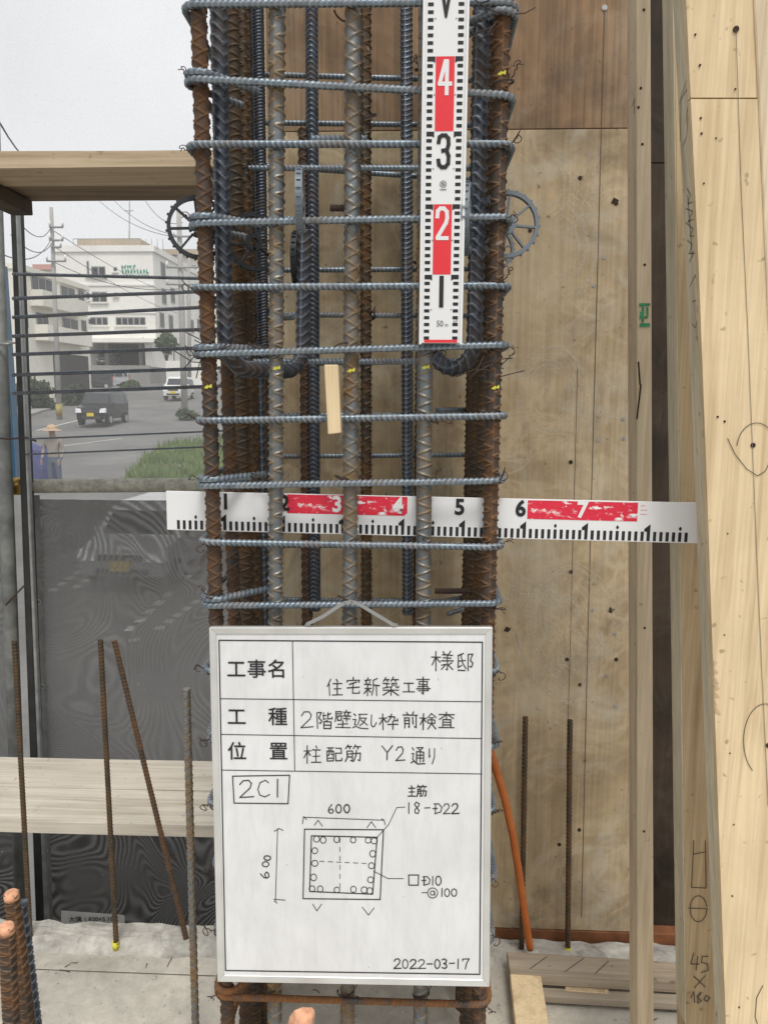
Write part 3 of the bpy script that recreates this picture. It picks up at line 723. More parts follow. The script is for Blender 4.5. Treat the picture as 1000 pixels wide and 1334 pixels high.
# tie wire: a turn round the crossing, a twist and two curled tails
def wire_mesh(seed):
    r_ = random.Random(seed); q = MB()
    for k in range(2):
        off = 0.003 * k
        pts = [Vector((0.017 * math.cos(t) * (1 + .1 * r_.random()), -0.004 + 0.019 * math.sin(t), 0.009 * math.sin(t * 1.0 + .6) + off)) for t in np.linspace(0.3, 6.1, 16)]
        q.tube(pts, 0.0012, 5)
    tw = [Vector((-0.016 - 0.002 * k + .0015 * math.cos(k * 1.9), -0.012 - .002 * k + .0015 * math.sin(k * 1.9), .002 * k * r_.uniform(.2, 1.2))) for k in range(8)]
    q.tube(tw, 0.0013, 5)
    e = tw[-1]; sg = r_.choice((-1, 1))
    cur = [e + Vector((-.006 * math.sin(t) * 1.1, -.001 * t, sg * (-.006 + .006 * math.cos(t)) - .002 * t)) for t in np.linspace(0, r_.uniform(4, 6), 14)]
    q.tube(cur, 0.0011, 5)
    q.tube([e, e + Vector((r_.uniform(-.008, .004), -.004, r_.uniform(-.01, .01))), e + Vector((r_.uniform(-.012, .008), -.004, r_.uniform(-.018, .014)))], 0.001, 5)
    me = q.mesh('tie_wire', (0, 0, 0)); me.materials.append(M['wire']); return me
WM = [wire_mesh(s) for s in range(6)]
for z, s in zl:
    for x, sx in ((BX0 - .004, 1), (BX1 + .004, -1)):
        if rnd.random() < 0.93:
            o = put('tie_wire', rnd.choice(WM), None, cage, (x + rnd.uniform(-.003, .003), FY - .006, z + rnd.uniform(-.004, .004))); o.scale = (sx * rnd.uniform(.72, .9), .72, rnd.uniform(.5, .75)); o.rotation_euler = (rnd.uniform(-.4, .4), rnd.uniform(-.5, .5), rnd.uniform(-.3, .3))
    for x in (fb[1], fb[2], fb[3]):
        if rnd.random() < 0.65:
            o = put('tie_wire', rnd.choice(WM), None, cage, (WLOC[x.name].x + rnd.uniform(-.002, .002), FY - .004, z)); o.scale = (.8, .85, .55); o.rotation_euler = (rnd.uniform(-.3, .3), rnd.uniform(-.6, .6), rnd.uniform(2.6, 3.6))
    if rnd.random() < .5:
        o = put('tie_wire', rnd.choice(WM), None, cage, (BX0 + (BX1 - BX0) * rnd.choice((.5, .75)), BY + .004, z)); o.scale = (1, 1, 1); o.rotation_euler = (0, 0, rnd.uniform(0, 6))
# bundles of loose wire at the two U bends
for px, py, Y in ((268, 470, FY - .02), (640, 470, FY - .02), (640, 480, FY - .025), (263, 455, FY - .02), (655, 20, FY - .02)):
    q = MB(); c = at(px, py, Y)
    for k in range(5):
        p0 = c + Vector((rnd.uniform(-.02, .02), rnd.uniform(-.004, .01), rnd.uniform(-.015, .015)))
        dv = Vector((rnd.uniform(-.06, .06), rnd.uniform(-.01, .02), rnd.uniform(-.04, .03)))
        q.tube([p0, p0 + dv * .5 + Vector((0, 0, rnd.uniform(-.01, .012))), p0 + dv], .0009, 5)
    q.build('tie_wire', M['wire'], cage)
# yellow chalk marks on the bars
for px, py, w_ in ((274, 504, 8), (362, 480, 7), (458, 483, 7), (554, 479, 8), (644, 505, 6), (260, 9, 8), (652, 100, 9), (269, 377, 3)):
    q = MB(); c = at(px, py, FY)
    for k in range(6):
        t0, t1 = -.45 + .9 * k / 6, -.45 + .9 * (k + 1) / 6; R_ = R22 * 1.13
        hh = .0012 + .0009 * ((k * 7) % 3)
        f_ = lambda t, dz: c + Vector((R_ * math.sin(t), -R_ * math.cos(t), dz + t * .003))
        q.poly([f_(t0, -hh), f_(t1, -hh * .8), f_(t1, hh), f_(t0, hh)])
    q.build('chalk_mark', M['yellow'], cage)

# ------------------------------------------------------------------ round spacers clipped to the hoops
def wheel(R=0.052, th=0.006):
    """ring, hub and spokes in the XZ plane"""
    q = MB(); nseg = 36
    for (ri, ro, y0, y1) in ((R * .88, R, -th, th), (R * .16, R * .3, -th, th)):
        for k in range(nseg):
            a0, a1 = 2 * math.pi * k / nseg, 2 * math.pi * (k + 1) / nseg
            if ri < R * .2 and (k in (26, 27)): continue
            P = [Vector((r_ * math.cos(a_), y_, r_ * math.sin(a_))) for a_ in (a0, a1) for r_ in (ri, ro) for y_ in (y0, y1)]
            i, j = P[:4], P[4:]
            q.poly([i[0], i[2], j[2], j[0]]); q.poly([i[1], j[1], j[3], i[3]]); q.poly([i[2], i[3], j[3], j[2]]); q.poly([i[0], j[0], j[1], i[1]])
    for k in range(8):
        a_ = 2 * math.pi * k / 8 + .2; u_ = Vector((math.cos(a_), 0, math.sin(a_))); v_ = Vector((-math.sin(a_), 0, math.cos(a_)))
        q.obox(u_ * (R * .585), u_ * (R * .31), v_ * .0016, Vector((0, th * .8, 0)))
    for k in range(24):
        a_ = 2 * math.pi * k / 24; u_ = Vector((math.cos(a_), 0, math.sin(a_))); v_ = Vector((-math.sin(a_), 0, math.cos(a_)))
        q.obox(u_ * (R * 1.02), u_ * (R * .03), v_ * .0015, Vector((0, th * .6, 0)))
    return q.mesh('spacer_wheel', (0, 0, 0))
WH = wheel()
def spacer(p, rz, ry, m, label, sc=1.0, rx=0):
    o = put('spacer_wheel', WH.copy(), M[m], None, p); o.rotation_euler = (rx, ry, rz); o.scale = (sc,) * 3
    return tag(o, label, 'spacer', 'round plastic spacers on the hoops')
spacer(at(659, 293, 1.30), 0.0, 0.3, 'spacer', 'grey wheel spacer facing the camera on the right side of the cage')
spacer(at(258, 297, 1.30), 0.35, 0.9, 'spacer_dark', 'dark wheel spacer sticking out on the left side of the cage', .95)
spacer(at(391, 262, FY - .012), 1.66, 0.2, 'spacer', 'grey wheel spacer edge on, between the zigzag bar and middle bar', .9)
spacer(at(386, 338, 1.50), 1.60, 0.5, 'spacer_dark', 'black wheel spacer edge on, just below the grey edge-on spacer', .95)
spacer(at(608, 285, 1.24), 1.45, 0.1, 'spacer', 'wheel spacer edge on, right beside the upright staff', 1.0)
spacer(at(330, 316, 1.42), 0.55, 0.0, 'spacer_dark', 'dark wheel spacer deep among the brown bars', .95)
spacer(at(640, 325, 1.50), 0.1, 0.0, 'spacer', 'wheel spacer mostly hidden below the right hand grey one', .8)

# pale stick wedged between the bars
q = MB(); P = [at(427, 566, 1.19), at(444, 564, 1.19), at(440, 475, 1.19), at(422, 475, 1.19)]; dy = Vector((0, .018, 0))
q.hexa([P[0], P[1], P[1] + dy, P[0] + dy, P[3], P[2], P[2] + dy, P[3] + dy])
tag(q.build('wooden_stick', M['pale_wood'], None, .0012), 'short pale wooden stick hooked on the hoop beside the middle bar', 'stick')

# ================================================================== upright staff
def frame_of(top, bot, X=Vector((1, 0, 0))):
    ey = (top - bot).normalized(); ex = (X - ey * X.dot(ey)).normalized(); n = ex.cross(ey); return ex, ey, n   # n points to the camera side (-Y)
sb0, st0 = at(573.5, 447, 1.196), at(581, 0, 1.182)
ex, ey, nn = frame_of(st0, sb0); WST = 0.0654
staff = thing('levelling_staff', sb0, 'white upright measuring staff with red and black figures hung on the cage', 'measuring staff')
LEN = 0.60
def sp(u, s, d=0.0): return sb0 + ex * u + ey * s + nn * d
def slab_on(P, u0, u1, s0, s1, d0, d1, name, m, parent, bevel=0):
    q = MB(); q.hexa([P(u0, s0, d1), P(u1, s0, d1), P(u1, s0, d0), P(u0, s0, d0), P(u0, s1, d1), P(u1, s1, d1), P(u1, s1, d0), P(u0, s1, d0)])
    return q.build(name, m, parent, bevel)
slab_on(sp, -WST / 2, WST / 2, 0, LEN, -0.010, 0, 'plate', M['white'], staff, .0008)
for sg in (-1, 1): slab_on(sp, min(sg * WST / 2, sg * (WST / 2 - .004)), max(sg * WST / 2, sg * (WST / 2 - .004)), -.002, LEN, .0003, .0022, 'raised_edge', M['white'], staff, .0005)
slab_on(sp, -.025, .025, 0.0006, .005, .0002, .0006, 'red_end_strip', M['red'], staff)
def rectp(q, P, u0, u1, s0, s1, d): q.poly([P(u0, s0, d), P(u1, s0, d), P(u1, s1, d), P(u0, s1, d)])
# centimetre ticks: one print per column
for sg, nm in ((-1, 'tick_column'), (1, 'tick_column')):
    q = MB()
    for k in range(1, 60):
        s = k * 0.01
        if k % 10 == 0:
            a_, b_ = sg * .0255, sg * .0175; c_ = sg * .0142
            q.poly([sp(a_, s - .0065, .0004), sp(b_, s - .0065, .0004), sp(c_, s - .0085, .0004), sp(c_, s, .0004), sp(a_, s, .0004)][::sg])
        else:
            if k % 10 == 5: q.poly([sp(sg * .0160, s, .0004), sp(sg * .0142, s, .0004), sp(sg * .0142, s - .003, .0004)][::sg])
            rectp(q, sp, min(sg * .0255, sg * .0175), max(sg * .0255, sg * .0175), s - .0048, s, .0004)
    o = q.build(nm, M['black'], staff); o['kind'] = 'stuff'
for s in (0.2, 0.4):
    q = MB(); rectp(q, sp, -.0135, .0135, s - .0995, s, .0004); q.build('red_field', M['red'], staff)
def glyph(P, u, s, d, txt, h, m, parent, sx=.7, bold=.0, name='figure', exx=None, eyy=None):
    me = text_mesh(txt, h * 1.38, exx or ex, eyy or ey, None, bold, sx)
    return put(name, me, m, parent, P(u, s, d))
SF = {'2': [[(.4, 3), (.8, 1.2), (3, .4), (6, .4), (8.6, 1.4), (9, 3.2), (8, 4.8), (1.2, 9.0), (.8, 9.5), (9.4, 9.5)]],
      '3': [[(.5, 2.4), (1.2, .8), (3.5, .3), (6.5, .3), (8.8, 1.2), (9, 3), (7.8, 4.6), (4, 4.8)], [(7.6, 4.9), (9.2, 6.4), (9, 8.6), (6.5, 9.7), (3.5, 9.7), (1.2, 9.0), (.5, 7.6)]],
      '4': [[(6.6, 9.9), (6.6, .6), (5.2, .6), (.6, 7.0), (10, 7.0)]]}
for s, t, m in ((.2, '2', 'white'), (.3, '3', 'black'), (.4, '4', 'white')):
    q = MB()
    for st in SF[t]: q.ribbon([sp(-.0085 + x * .0017, s - .004 - y * .0046, .0009) for x, y in st], .0056, ex, ey)
    q.build('figure', M[m], staff)
q = MB(); rectp(q, sp, -.0032, .0032, .0525, .0985, .0009); q.build('figure', M['black'], staff)
q = MB(); q.poly([sp(-.011, .5, .0009), sp(-.0015, .45, .0009), sp(.0015, .45, .0009), sp(.011, .5, .0009), sp(.0055, .5, .0009), sp(0, .466, .0009), sp(-.0055, .5, .0009)]); q.build('figure', M['black'], staff)
glyph(sp, -.0015, .0285, .0009, '50', .009, M['pencil'], staff, .85, name='lettering'); glyph(sp, .0085, .027, .0009, 'm', .006, M['pencil'], staff, .8, name='lettering')
q = MB(); lg = [sp(.0045 * math.cos(t), .228 + .0045 * math.sin(t), .0008) for t in np.linspace(0, 6.283, 20)]
q.ribbon(lg, .0008, ex, ey); q.ribbon([sp(.002, .2298, .0008), sp(-.0022, .2296, .0008), sp(-.002, .2282, .0008), sp(.002, .2278, .0008), sp(.0022, .2264, .0008), sp(-.0022, .2262, .0008)], .0009, ex, ey)
q.build('logo', M['pencil'], staff)
q = MB()
for k in range(6): rectp(q, sp, -.0045 + k * .0016, -.0033 + k * .0016, .2195, .2210, .0008)
q.build('logo_lettering', M['pencil'], staff)
q = MB()
for k in range(26): 
    u, s = rnd.uniform(.0185, .0245), rnd.uniform(.025, .036); q.poly([sp(u, s, .0008), sp(u + rnd.uniform(.0005, .0018), s, .0008), sp(u + .001, s + rnd.uniform(.0005, .002), .0008)])
o = q.build('scuff', M['brown_bar'], staff); o['kind'] = 'stuff'

# ================================================================== level staff through the cage
ha, hb = at(217, 665, 1.276), at(903, 681.5, 1.252)
hx = (hb - ha).normalized(); hn = Vector((hx.y, -hx.x, 0)).normalized(); hy = hn.cross(hx).normalized()
HL = (hb - ha).length; HW = 0.067
lst = thing('level_staff', (ha + hb) / 2 - hy * HW / 2, 'white horizontal measuring staff with scratched red fields threaded through the cage', 'measuring staff')
def hp(u, v, d=0.0): return ha + hx * u + hy * v + hn * d
q = MB(); q.hexa([hp(0, -HW / 2, 0), hp(HL + .03, -HW / 2, 0), hp(HL + .03, -HW / 2, -.004), hp(0, -HW / 2, -.004), hp(0, HW / 2, 0), hp(HL + .03, HW / 2, 0), hp(HL + .03, HW / 2, -.004), hp(0, HW / 2, -.004)])
q.build('plate', M['white'], lst, .0006)
def upx(px): return (on_plane(px, 680, ha, hn) - ha).dot(hx)
marks = [upx(x) for x in (295, 608, 686, 847)]
u1 = upx(295); du = (upx(847) - u1) / 7
q = MB()
for k in range(-8, 80):
    u = u1 + k * du / 10
    if not (0.004 < u < HL - .003): continue
    if k % 10 == 0:
        q.poly([hp(u - .0052, -HW / 2 + .002, .0005), hp(u, -HW / 2 + .002, .0005), hp(u, -HW / 2 + .030, .0005), hp(u - .0095, -HW / 2 + .022, .0005), hp(u - .0095, -HW / 2 + .0175, .0005), hp(u - .0052, -HW / 2 + .0175, .0005)])
    else:
        rectp(q, hp, u - .0050, u, -HW / 2 + .002, -HW / 2 + .0175, .0005)
    if k % 10 == 5:
        c_ = u - .0025; q.poly([hp(c_ - .0026, -HW / 2 + .0235, .0005), hp(c_, -HW / 2 + .0195, .0005), hp(c_ + .0026, -HW / 2 + .0235, .0005), hp(c_, -HW / 2 + .0275, .0005)])
o = q.build('tick_row', M['black'], lst); o['kind'] = 'stuff'
def worn_red():
    m, nt, b = _mat('scratched_red_print', .55)
    v = coords(nt, (1, 1, 2.2), rand=False); n_ = noise(nt, v, 55, 6, .75, .6); n2 = noise(nt, v, 14, 3)
    s_ = N(nt, 'ShaderNodeMath', {0: n_, 1: n2}, operation='ADD').outputs[0]
    setc(nt, b, ramp(nt, s_, [(.36, (.8, .8, .79)), (.41, (.68, .03, .06)), (.55, (.62, .015, .045)), (.585, (.8, .8, .79))]))
    n_ = b.inputs['Base Color'].links[0].from_node
    # the noise sum runs 0.6..1.4: bring it into the ramp
    mp = N(nt, 'ShaderNodeMapRange', {'Value': s_, 'From Min': .55, 'From Max': 1.55, 'To Min': .25, 'To Max': .8}).outputs[0]
    nt.links.new(mp, n_.inputs[0]); return m
M['worn_red'] = worn_red()
for pa, pb, v0, v1 in ((374, 530, .0005, .0325), (686, 829, .0005, .0315)):
    q = MB(); rectp(q, hp, upx(pa), upx(pb), v0, v1, .0005); q.build('red_field', M['worn_red'], lst)
for px, t, m in ((294.5, '1', 'black'), (371, '2', 'black'), (439, '3', 'white'), (518, '4', 'white'), (598, '5', 'black'), (677, '6', 'black'), (757, '7', 'white')):
    me = text_mesh(t, .0265 * 1.38, hx, hy, None, .0012, .95); put('figure', me, M[m], lst, hp(upx(px), .0165, .0011))
q = MB()
for k in range(8):
    u, v = upx(833 + (k % 3) * 3), .012 + (k // 3) * .007; rectp(q, hp, u, u + .0024, v, v + .0012, .0006)
q.build('worn_figure', M['red'], lst)

# ================================================================== whiteboard
bt, bb = at(457, 817.5, 1.182), at(460.5, 1280.5, 1.142)
bx, by, bn = frame_of(bt, bb)
wb = thing('whiteboard', bb, 'white framed site whiteboard with Japanese handwriting and a column sketch', 'whiteboard')
def B(px, py, d=0.0): return on_plane(px, py, bt, bn) + bn * d
C = [B(273, 817), B(641, 817), B(637, 1284), B(284, 1277.5)]
def inset(c, d):
    mid = sum(c, Vector()) / 4; return [p + bx * (d if (p - mid).dot(bx) < 0 else -d) + by * (d if (p - mid).dot(by) < 0 else -d) for p in c]
def board_prism(c, d0, d1, name, m, bev=0):
    q = MB(); q.hexa([c[3] + bn * d1, c[2] + bn * d1, c[2] + bn * d0, c[3] + bn * d0, c[0] + bn * d1, c[1] + bn * d1, c[1] + bn * d0, c[0] + bn * d0]); return q.build(name, m, wb, bev)
I = inset(C, .011)
def wb_white():
    m, nt, b = _mat('whiteboard_enamel', .32, 0, .4)
    v = coords(nt, rand=False); n_ = noise(nt, v, 5, 6, .6, 1.0); n2 = noise(nt, coords(nt, (3, 3, .6), rand=False), 22, 5, .7)
    c = ramp(nt, n_, [(.3, (.62, .62, .61)), (.55, (.70, .70, .695)), (.75, (.73, .73, .73))])
    c = mix(nt, ramp(nt, n2, [(.45, 0), (.75, .5)]), c, (.53, .53, .53))
    sp_ = noise(nt, v, 120, 2); c = mix(nt, ramp(nt, sp_, [(.74, 0), (.79, .5)]), c, (.3, .3, .3))
    setc(nt, b, c); return m
M['enamel'] = wb_white()
board_prism(I, -.008, 0, 'writing_surface', M['enamel'])
for k in range(4):
    a, b_ = C[k], C[(k + 1) % 4]; c_, d_ = I[(k + 1) % 4], I[k]
    q = MB(); lo, hi = -.010, .0035
    q.hexa([a + bn * lo, b_ + bn * lo, c_ + bn * lo, d_ + bn * lo, a + bn * hi, b_ + bn * hi, c_ + bn * (hi - .0015), d_ + bn * (hi - .0015)])
    q.build('frame_rail', M['alu'], wb, .0008)
def bstroke(strokes, wd, m, name, d=.0007):
    q = MB()
    for st in strokes: q.ribbon([B(x, y, d) for x, y in st], wd, bx, by)
    return q.build(name, m, wb)
# printed ruling
bstroke([[(285.5, 834), (628, 836.5), (624.5, 1269), (294, 1264), (285.5, 834)]], .0020, M['ink'], 'printed_border')
bstroke([[(381, 835), (384, 1003.5)]], .0013, M['ink'], 'printed_rule')
for ya, yb, xa in ((910, 914, 287), (956.5, 962, 288), (1003, 1008, 289)): bstroke([[(xa, ya), (627.5, yb)]], .0013, M['ink'], 'printed_rule')
def printed(txt, px, py, hpx):
    me = text_mesh(txt, hpx * 1.22e-3 * 1.05, bx, by, None, .00035, 1.0); return put('printed_lettering', me, M['ink'], wb, B(px, py + 0, .0009))
for t, x, y in (('工', 308, 873), ('事', 334.5, 873), ('名', 361, 873), ('工', 308.5, 935), ('種', 362, 935), ('位', 309, 980), ('置', 363, 980)): printed(t, x, y, 25)
# handwriting: pen strokes on a 10 x 10 grid, y down
KI = [[(0, 3), (4, 3)], [(2, .3), (2, 10)], [(2, 3.2), (0, 7)], [(2, 3.2), (3.8, 5.5)]]
TAKE = [[(2, 0), (.6, 2.4)], [(1.6, 1.2), (4.2, 1.2)], [(2.6, 1.2), (3, 2.4)], [(6.4, 0), (5, 2.4)], [(6, 1.2), (9.4, 1.2)], [(7.2, 1.2), (7.8, 2.4)]]
SHIN = [[(1, .8), (2.2, 2)], [(.4, 4), (2.2, 4), (1.4, 7), (2.4, 7.6)], [(.2, 9), (2, 8), (5, 9.4), (9.9, 9.6)]]
def ov(cx, cy, rx, ry, n=14, t0=-1.6, t1=4.75): return [(cx + rx * math.cos(t), cy + ry * math.sin(t)) for t in np.linspace(t0, t1, n)]
G = {
'様': KI + [[(5.5, .3), (6.2, 1.5)], [(8.8, .2), (8, 1.5)], [(4.8, 2), (9.6, 2)], [(5.2, 3.5), (9.2, 3.5)], [(4.6, 5), (9.9, 5)], [(7.2, 1.5), (7.2, 9.5), (6.4, 9)], [(4.6, 7), (6.5, 6.6), (4.6, 9)], [(9.4, 5.8), (7.6, 7)], [(7.4, 6.5), (9.9, 9.3)]],
'邸': [[(3.8, .5), (.8, 1.8)], [(1, 1.8), (1, 8), (2.8, 7)], [(1, 4.5), (5, 4.3)], [(2.8, 1.5), (3.5, 5.5), (5.2, 8.5)], [(1, 9.6), (4.5, 9.6)], [(6.3, 1), (6.3, 10)], [(6.3, 1), (9, 1), (7.6, 4), (9.2, 6), (8.2, 8), (7.2, 7.4)]],
'住': [[(2.5, .3), (.2, 4.5)], [(1.6, 3), (1.6, 10)], [(6.2, .3), (7, 1.6)], [(4, 2.8), (9.5, 2.8)], [(4.4, 6), (9.2, 6)], [(6.8, 2.8), (6.8, 9.6)], [(3.6, 9.6), (9.9, 9.6)]],
'宅': [[(5, 0), (5, 1.6)], [(1, 3.2), (1, 1.8), (9, 1.8), (8.6, 3.2)], [(7, 3), (2.5, 4.4)], [(1.2, 6.3), (9.2, 5.7)], [(4.8, 4), (4.8, 9.4), (8.8, 9.4), (8.8, 8)]],
'新': [[(2.5, 0), (2.5, 1.2)], [(.5, 1.6), (4.6, 1.6)], [(1.4, 2.2), (1.8, 3.6)], [(3.7, 2.2), (3.2, 3.6)], [(.2, 4), (5, 4)], [(.5, 6), (4.8, 6)], [(2.5, 4), (2.5, 10)], [(2.4, 6.2), (.3, 9)], [(2.6, 6.3), (4.6, 8)], [(8.8, .5), (6, 1.6), (6, 6), (5, 9.8)], [(6, 4.4), (9.9, 4.4)], [(8.2, 4.4), (8.2, 10)]],
'築': TAKE + [[(.6, 3.4), (4.2, 3.4)], [(2.4, 3.4), (2.4, 5.6)], [(.4, 5.8), (4.4, 5.3)], [(5.6, 3.2), (5.6, 5), (4.8, 6)], [(5.6, 3.2), (8.2, 3.2), (8.2, 5.6), (9.6, 5.6), (9.6, 4.8)], [(6.4, 4), (7, 4.8)], [(.3, 7), (9.7, 7)], [(5, 6), (5, 10)], [(4.8, 7.2), (.5, 9.8)], [(5.2, 7.2), (9.6, 9.8)]],
'工': [[(1.2, 1.2), (8.8, 1.2)], [(5, 1.2), (5, 8.8)], [(.2, 8.8), (9.8, 8.8)]],
'事': [[(.4, 1.4), (9.6, 1.4)], [(2, 2.6), (8, 2.6), (8, 4.2), (2, 4.2), (2, 2.6)], [(1.4, 5.4), (8.4, 5.4), (8.4, 8)], [(.2, 6.7), (9.9, 6.7)], [(1.4, 8), (8.4, 8)], [(5, 0), (5, 9.8), (4, 9.2)]],
'階': [[(1, .5), (1, 10)], [(1, .5), (3.6, .5), (2.2, 3.5), (3.8, 5.6), (2.8, 7), (2, 6.6)], [(4.6, .4), (4.6, 4.6), (6.2, 4)], [(4.6, 2.2), (6.2, 2)], [(9.2, 1), (7.2, 2)], [(7.2, .3), (7.2, 4.3), (9.6, 4.3), (9.6, 3.4)], [(6.8, 4.9), (6.2, 5.8)], [(5, 5.9), (9, 5.9), (9, 9.8), (5, 9.8), (5, 5.9)], [(5, 7.8), (9, 7.8)]],
'壁': [[(.8, .8), (4.2, .8), (4.2, 2.2), (.8, 2.2)], [(.8, .8), (.8, 4), (0, 6.4)], [(1.8, 3.3), (4.2, 3.3), (4.2, 5.6), (1.8, 5.6), (1.8, 3.3)], [(7.3, 0), (7.3, 1)], [(5.2, 1.2), (9.6, 1.2)], [(6.2, 1.8), (6.6, 3)], [(8.6, 1.8), (8.1, 3)], [(5, 3.2), (9.9, 3.2)], [(5.4, 4.8), (9.4, 4.8)], [(7.3, 3.2), (7.3, 6.4)], [(2, 7.8), (8, 7.8)], [(5, 6.2), (5, 9.8)], [(.4, 9.8), (9.7, 9.8)]],
'返': SHIN + [[(4, 1), (9.4, .8)], [(4.4, 1), (4.2, 4.6), (3.2, 7.4)], [(4.4, 3.2), (8.6, 3.2), (7, 6), (4.6, 7.8)], [(5, 4.2), (9.2, 7.6)]],
'し': [[(2.5, .5), (2.3, 7.5), (3.6, 9.2), (6, 8.8), (8.6, 6)]],
'枠': KI + [[(4.8, 2.2), (8.2, 2.2), (8.2, 4.6), (9.8, 4.6), (9.8, 3.6)], [(6.4, .4), (6.2, 3), (4.6, 5.4)], [(4.6, 6.8), (9.9, 6.8)], [(7.2, 5), (7.2, 10)]],
'前': [[(2.6, .2), (3.6, 1.6)], [(7.4, .2), (6.4, 1.6)], [(.4, 2), (9.6, 2)], [(1.4, 3.6), (1.4, 10)], [(1.4, 3.6), (4.6, 3.6), (4.6, 9.6), (3.8, 9)], [(1.4, 5.4), (4.6, 5.4)], [(1.4, 7.2), (4.6, 7.2)], [(6.8, 3.6), (6.8, 7.6)], [(9, 3), (9, 9.8), (7.8, 9.2)]],
'検': KI + [[(7, 0), (4.4, 2.8)], [(7, 0), (9.8, 2.6)], [(5.8, 2.8), (8.4, 2.8)], [(5, 4), (9.2, 4), (9.2, 6.2), (5, 6.2), (5, 4)], [(7.1, 2.8), (7.1, 6.2)], [(7, 6.2), (4.6, 9.9)], [(7.2, 6.4), (9.9, 9.8)]],
'査': [[(.4, 1.8), (9.6, 1.8)], [(5, 0), (5, 4.6)], [(4.8, 1.8), (.6, 4.6)], [(5.2, 1.8), (9.4, 4.4)], [(2.6, 4.8), (7.4, 4.8), (7.4, 9.6)], [(2.6, 4.8), (2.6, 9.6)], [(2.6, 6.4), (7.4, 6.4)], [(2.6, 8), (7.4, 8)], [(.2, 9.7), (9.8, 9.7)]],
'柱': KI + [[(6.8, .2), (7.6, 1.4)], [(4.8, 2.6), (9.6, 2.6)], [(5.2, 6), (9.2, 6)], [(7.2, 2.6), (7.2, 9.6)], [(4.4, 9.6), (9.9, 9.6)]],
'配': [[(.4, 1), (4.8, 1)], [(.6, 3), (4.6, 3), (4.6, 9.6), (.6, 9.6), (.6, 3)], [(1.8, 1), (1.8, 5), (1.2, 6)], [(3.3, 1), (3.3, 5.4), (4.4, 5.4)], [(.6, 7.6), (4.6, 7.6)], [(5.8, 1.2), (9.2, 1.2), (9.2, 4.6), (5.8, 4.6)], [(5.8, 4.6), (5.8, 9.4), (9.6, 9.4), (9.6, 7.6)]],
'筋': TAKE + [[(1.4, 3.6), (1.4, 7.6), (.4, 10)], [(1.4, 3.6), (4.4, 3.6), (4.4, 9.8), (3.6, 9.2)], [(1.4, 5.4), (4.4, 5.4)], [(1.4, 7.2), (4.4, 7.2)], [(5.2, 5), (9.2, 5), (8.8, 9.4), (7.8, 9)], [(7, 3.4), (6.8, 6.4), (5.2, 9.8)]],
'通': SHIN + [[(4, .6), (8.8, .6), (6.6, 2.4)], [(5.4, 1.4), (7.2, 2.8)], [(4.2, 3), (4.2, 8.4)], [(4.2, 3), (9.2, 3), (9.2, 8.2), (8.4, 7.8)], [(4.2, 4.8), (9.2, 4.8)], [(4.2, 6.4), (9.2, 6.4)], [(6.7, 3), (6.7, 8.4)]],
'り': [[(2.8, 1), (2.6, 5.6), (3.4, 4.8)], [(7, .8), (7.2, 5.6), (5, 9.6)]],
'主': [[(4.6, 0), (5.6, 1.4)], [(1.4, 2.4), (8.8, 2.4)], [(2, 5.6), (8.2, 5.6)], [(5, 2.4), (5, 9.4)], [(.6, 9.5), (9.6, 9.5)]],
'0': [ov(5, 5, 4.2, 5)], '1': [[(5, 0), (4.8, 10)]],
'2': [[(.6, 2.4), (2.6, .3), (6.4, 0), (8.4, 1.8), (7.4, 4.4), (.2, 9.8), (9.9, 9.4)]],
'3': [[(.8, .8), (5, 0), (8.6, 1.6), (7.4, 4), (3.6, 4.8), (8, 5.6), (9, 8), (6, 9.9), (.6, 9)]],
'6': [[(6.4, 0), (1.8, 4), (.8, 7.6), (3, 10), (7, 9.6), (8.8, 7.2), (6, 5.2), (1.6, 6.6)]],
'7': [[(.6, 2.6), (.8, .6), (9.4, .4), (6, 4.8), (4, 10)]],
'8': [[(8.4, 1.2), (4, 0), (1.6, 2), (4.6, 4.6), (8.4, 7.4), (6.4, 9.8), (2.2, 9.2), (2, 6.8), (7.6, 3), (8.4, 1.2)]],
'C': [[(9, 1.6), (6.4, 0), (2.2, 1.6), (.6, 5.4), (2, 9), (6, 10), (9.6, 8.6)]],
'D': [[(3, .6), (2.8, 9.6)], [(1.4, .8), (6.4, .8), (9.6, 4), (8.4, 8), (2.4, 9.8)], [(.2, 5), (5, 4.8)]],
'Y': [[(.4, .4), (4.6, 4.8)], [(9.6, 0), (4.8, 4.8), (4.4, 10)]],
'-': [[(0, 5), (10, 4.6)]],
}
PEN = .0018
def hand(seq, name, conv=lambda x, y: (x, y), wd=PEN, rot=False):
    q = MB()
    for ch, x, y, w_, h_ in seq:
        for st in G[ch]:
            pts = []
            for k, (a, b_) in enumerate(st):
                a += rnd.uniform(-.22, .22); b_ += rnd.uniform(-.2, .2)
                if rot: px, py = x + b_ / 10 * w_, y + (10 - a) / 10 * h_
                else: px, py = x + a / 10 * w_, y + b_ / 10 * h_
                pts.append(B(*conv(px, py), .0007))
            q.ribbon(pts, wd * rnd.uniform(.85, 1.12), bx, by)
    return q.build(name, M['ink'], wb)
hand([('様', 562, 848, 28, 26), ('邸', 594, 850, 24, 24)], 'handwriting')
hand([('住', 426, 884, 20, 22), ('宅', 450, 882, 20, 22), ('新', 474, 882, 20, 24), ('築', 498, 882, 22, 24), ('工', 524, 888, 16, 15), ('事', 542, 882, 18, 22)], 'handwriting')
hand([('2', 392, 927, 16, 21), ('階', 411, 927, 22, 22), ('壁', 436, 925, 21, 23), ('返', 459, 928, 21, 22), ('し', 481, 930, 11, 18), ('枠', 494, 929, 24, 21), ('前', 524, 927, 20, 21), ('検', 547, 929, 21, 21), ('査', 571, 927, 21, 21)], 'handwriting')
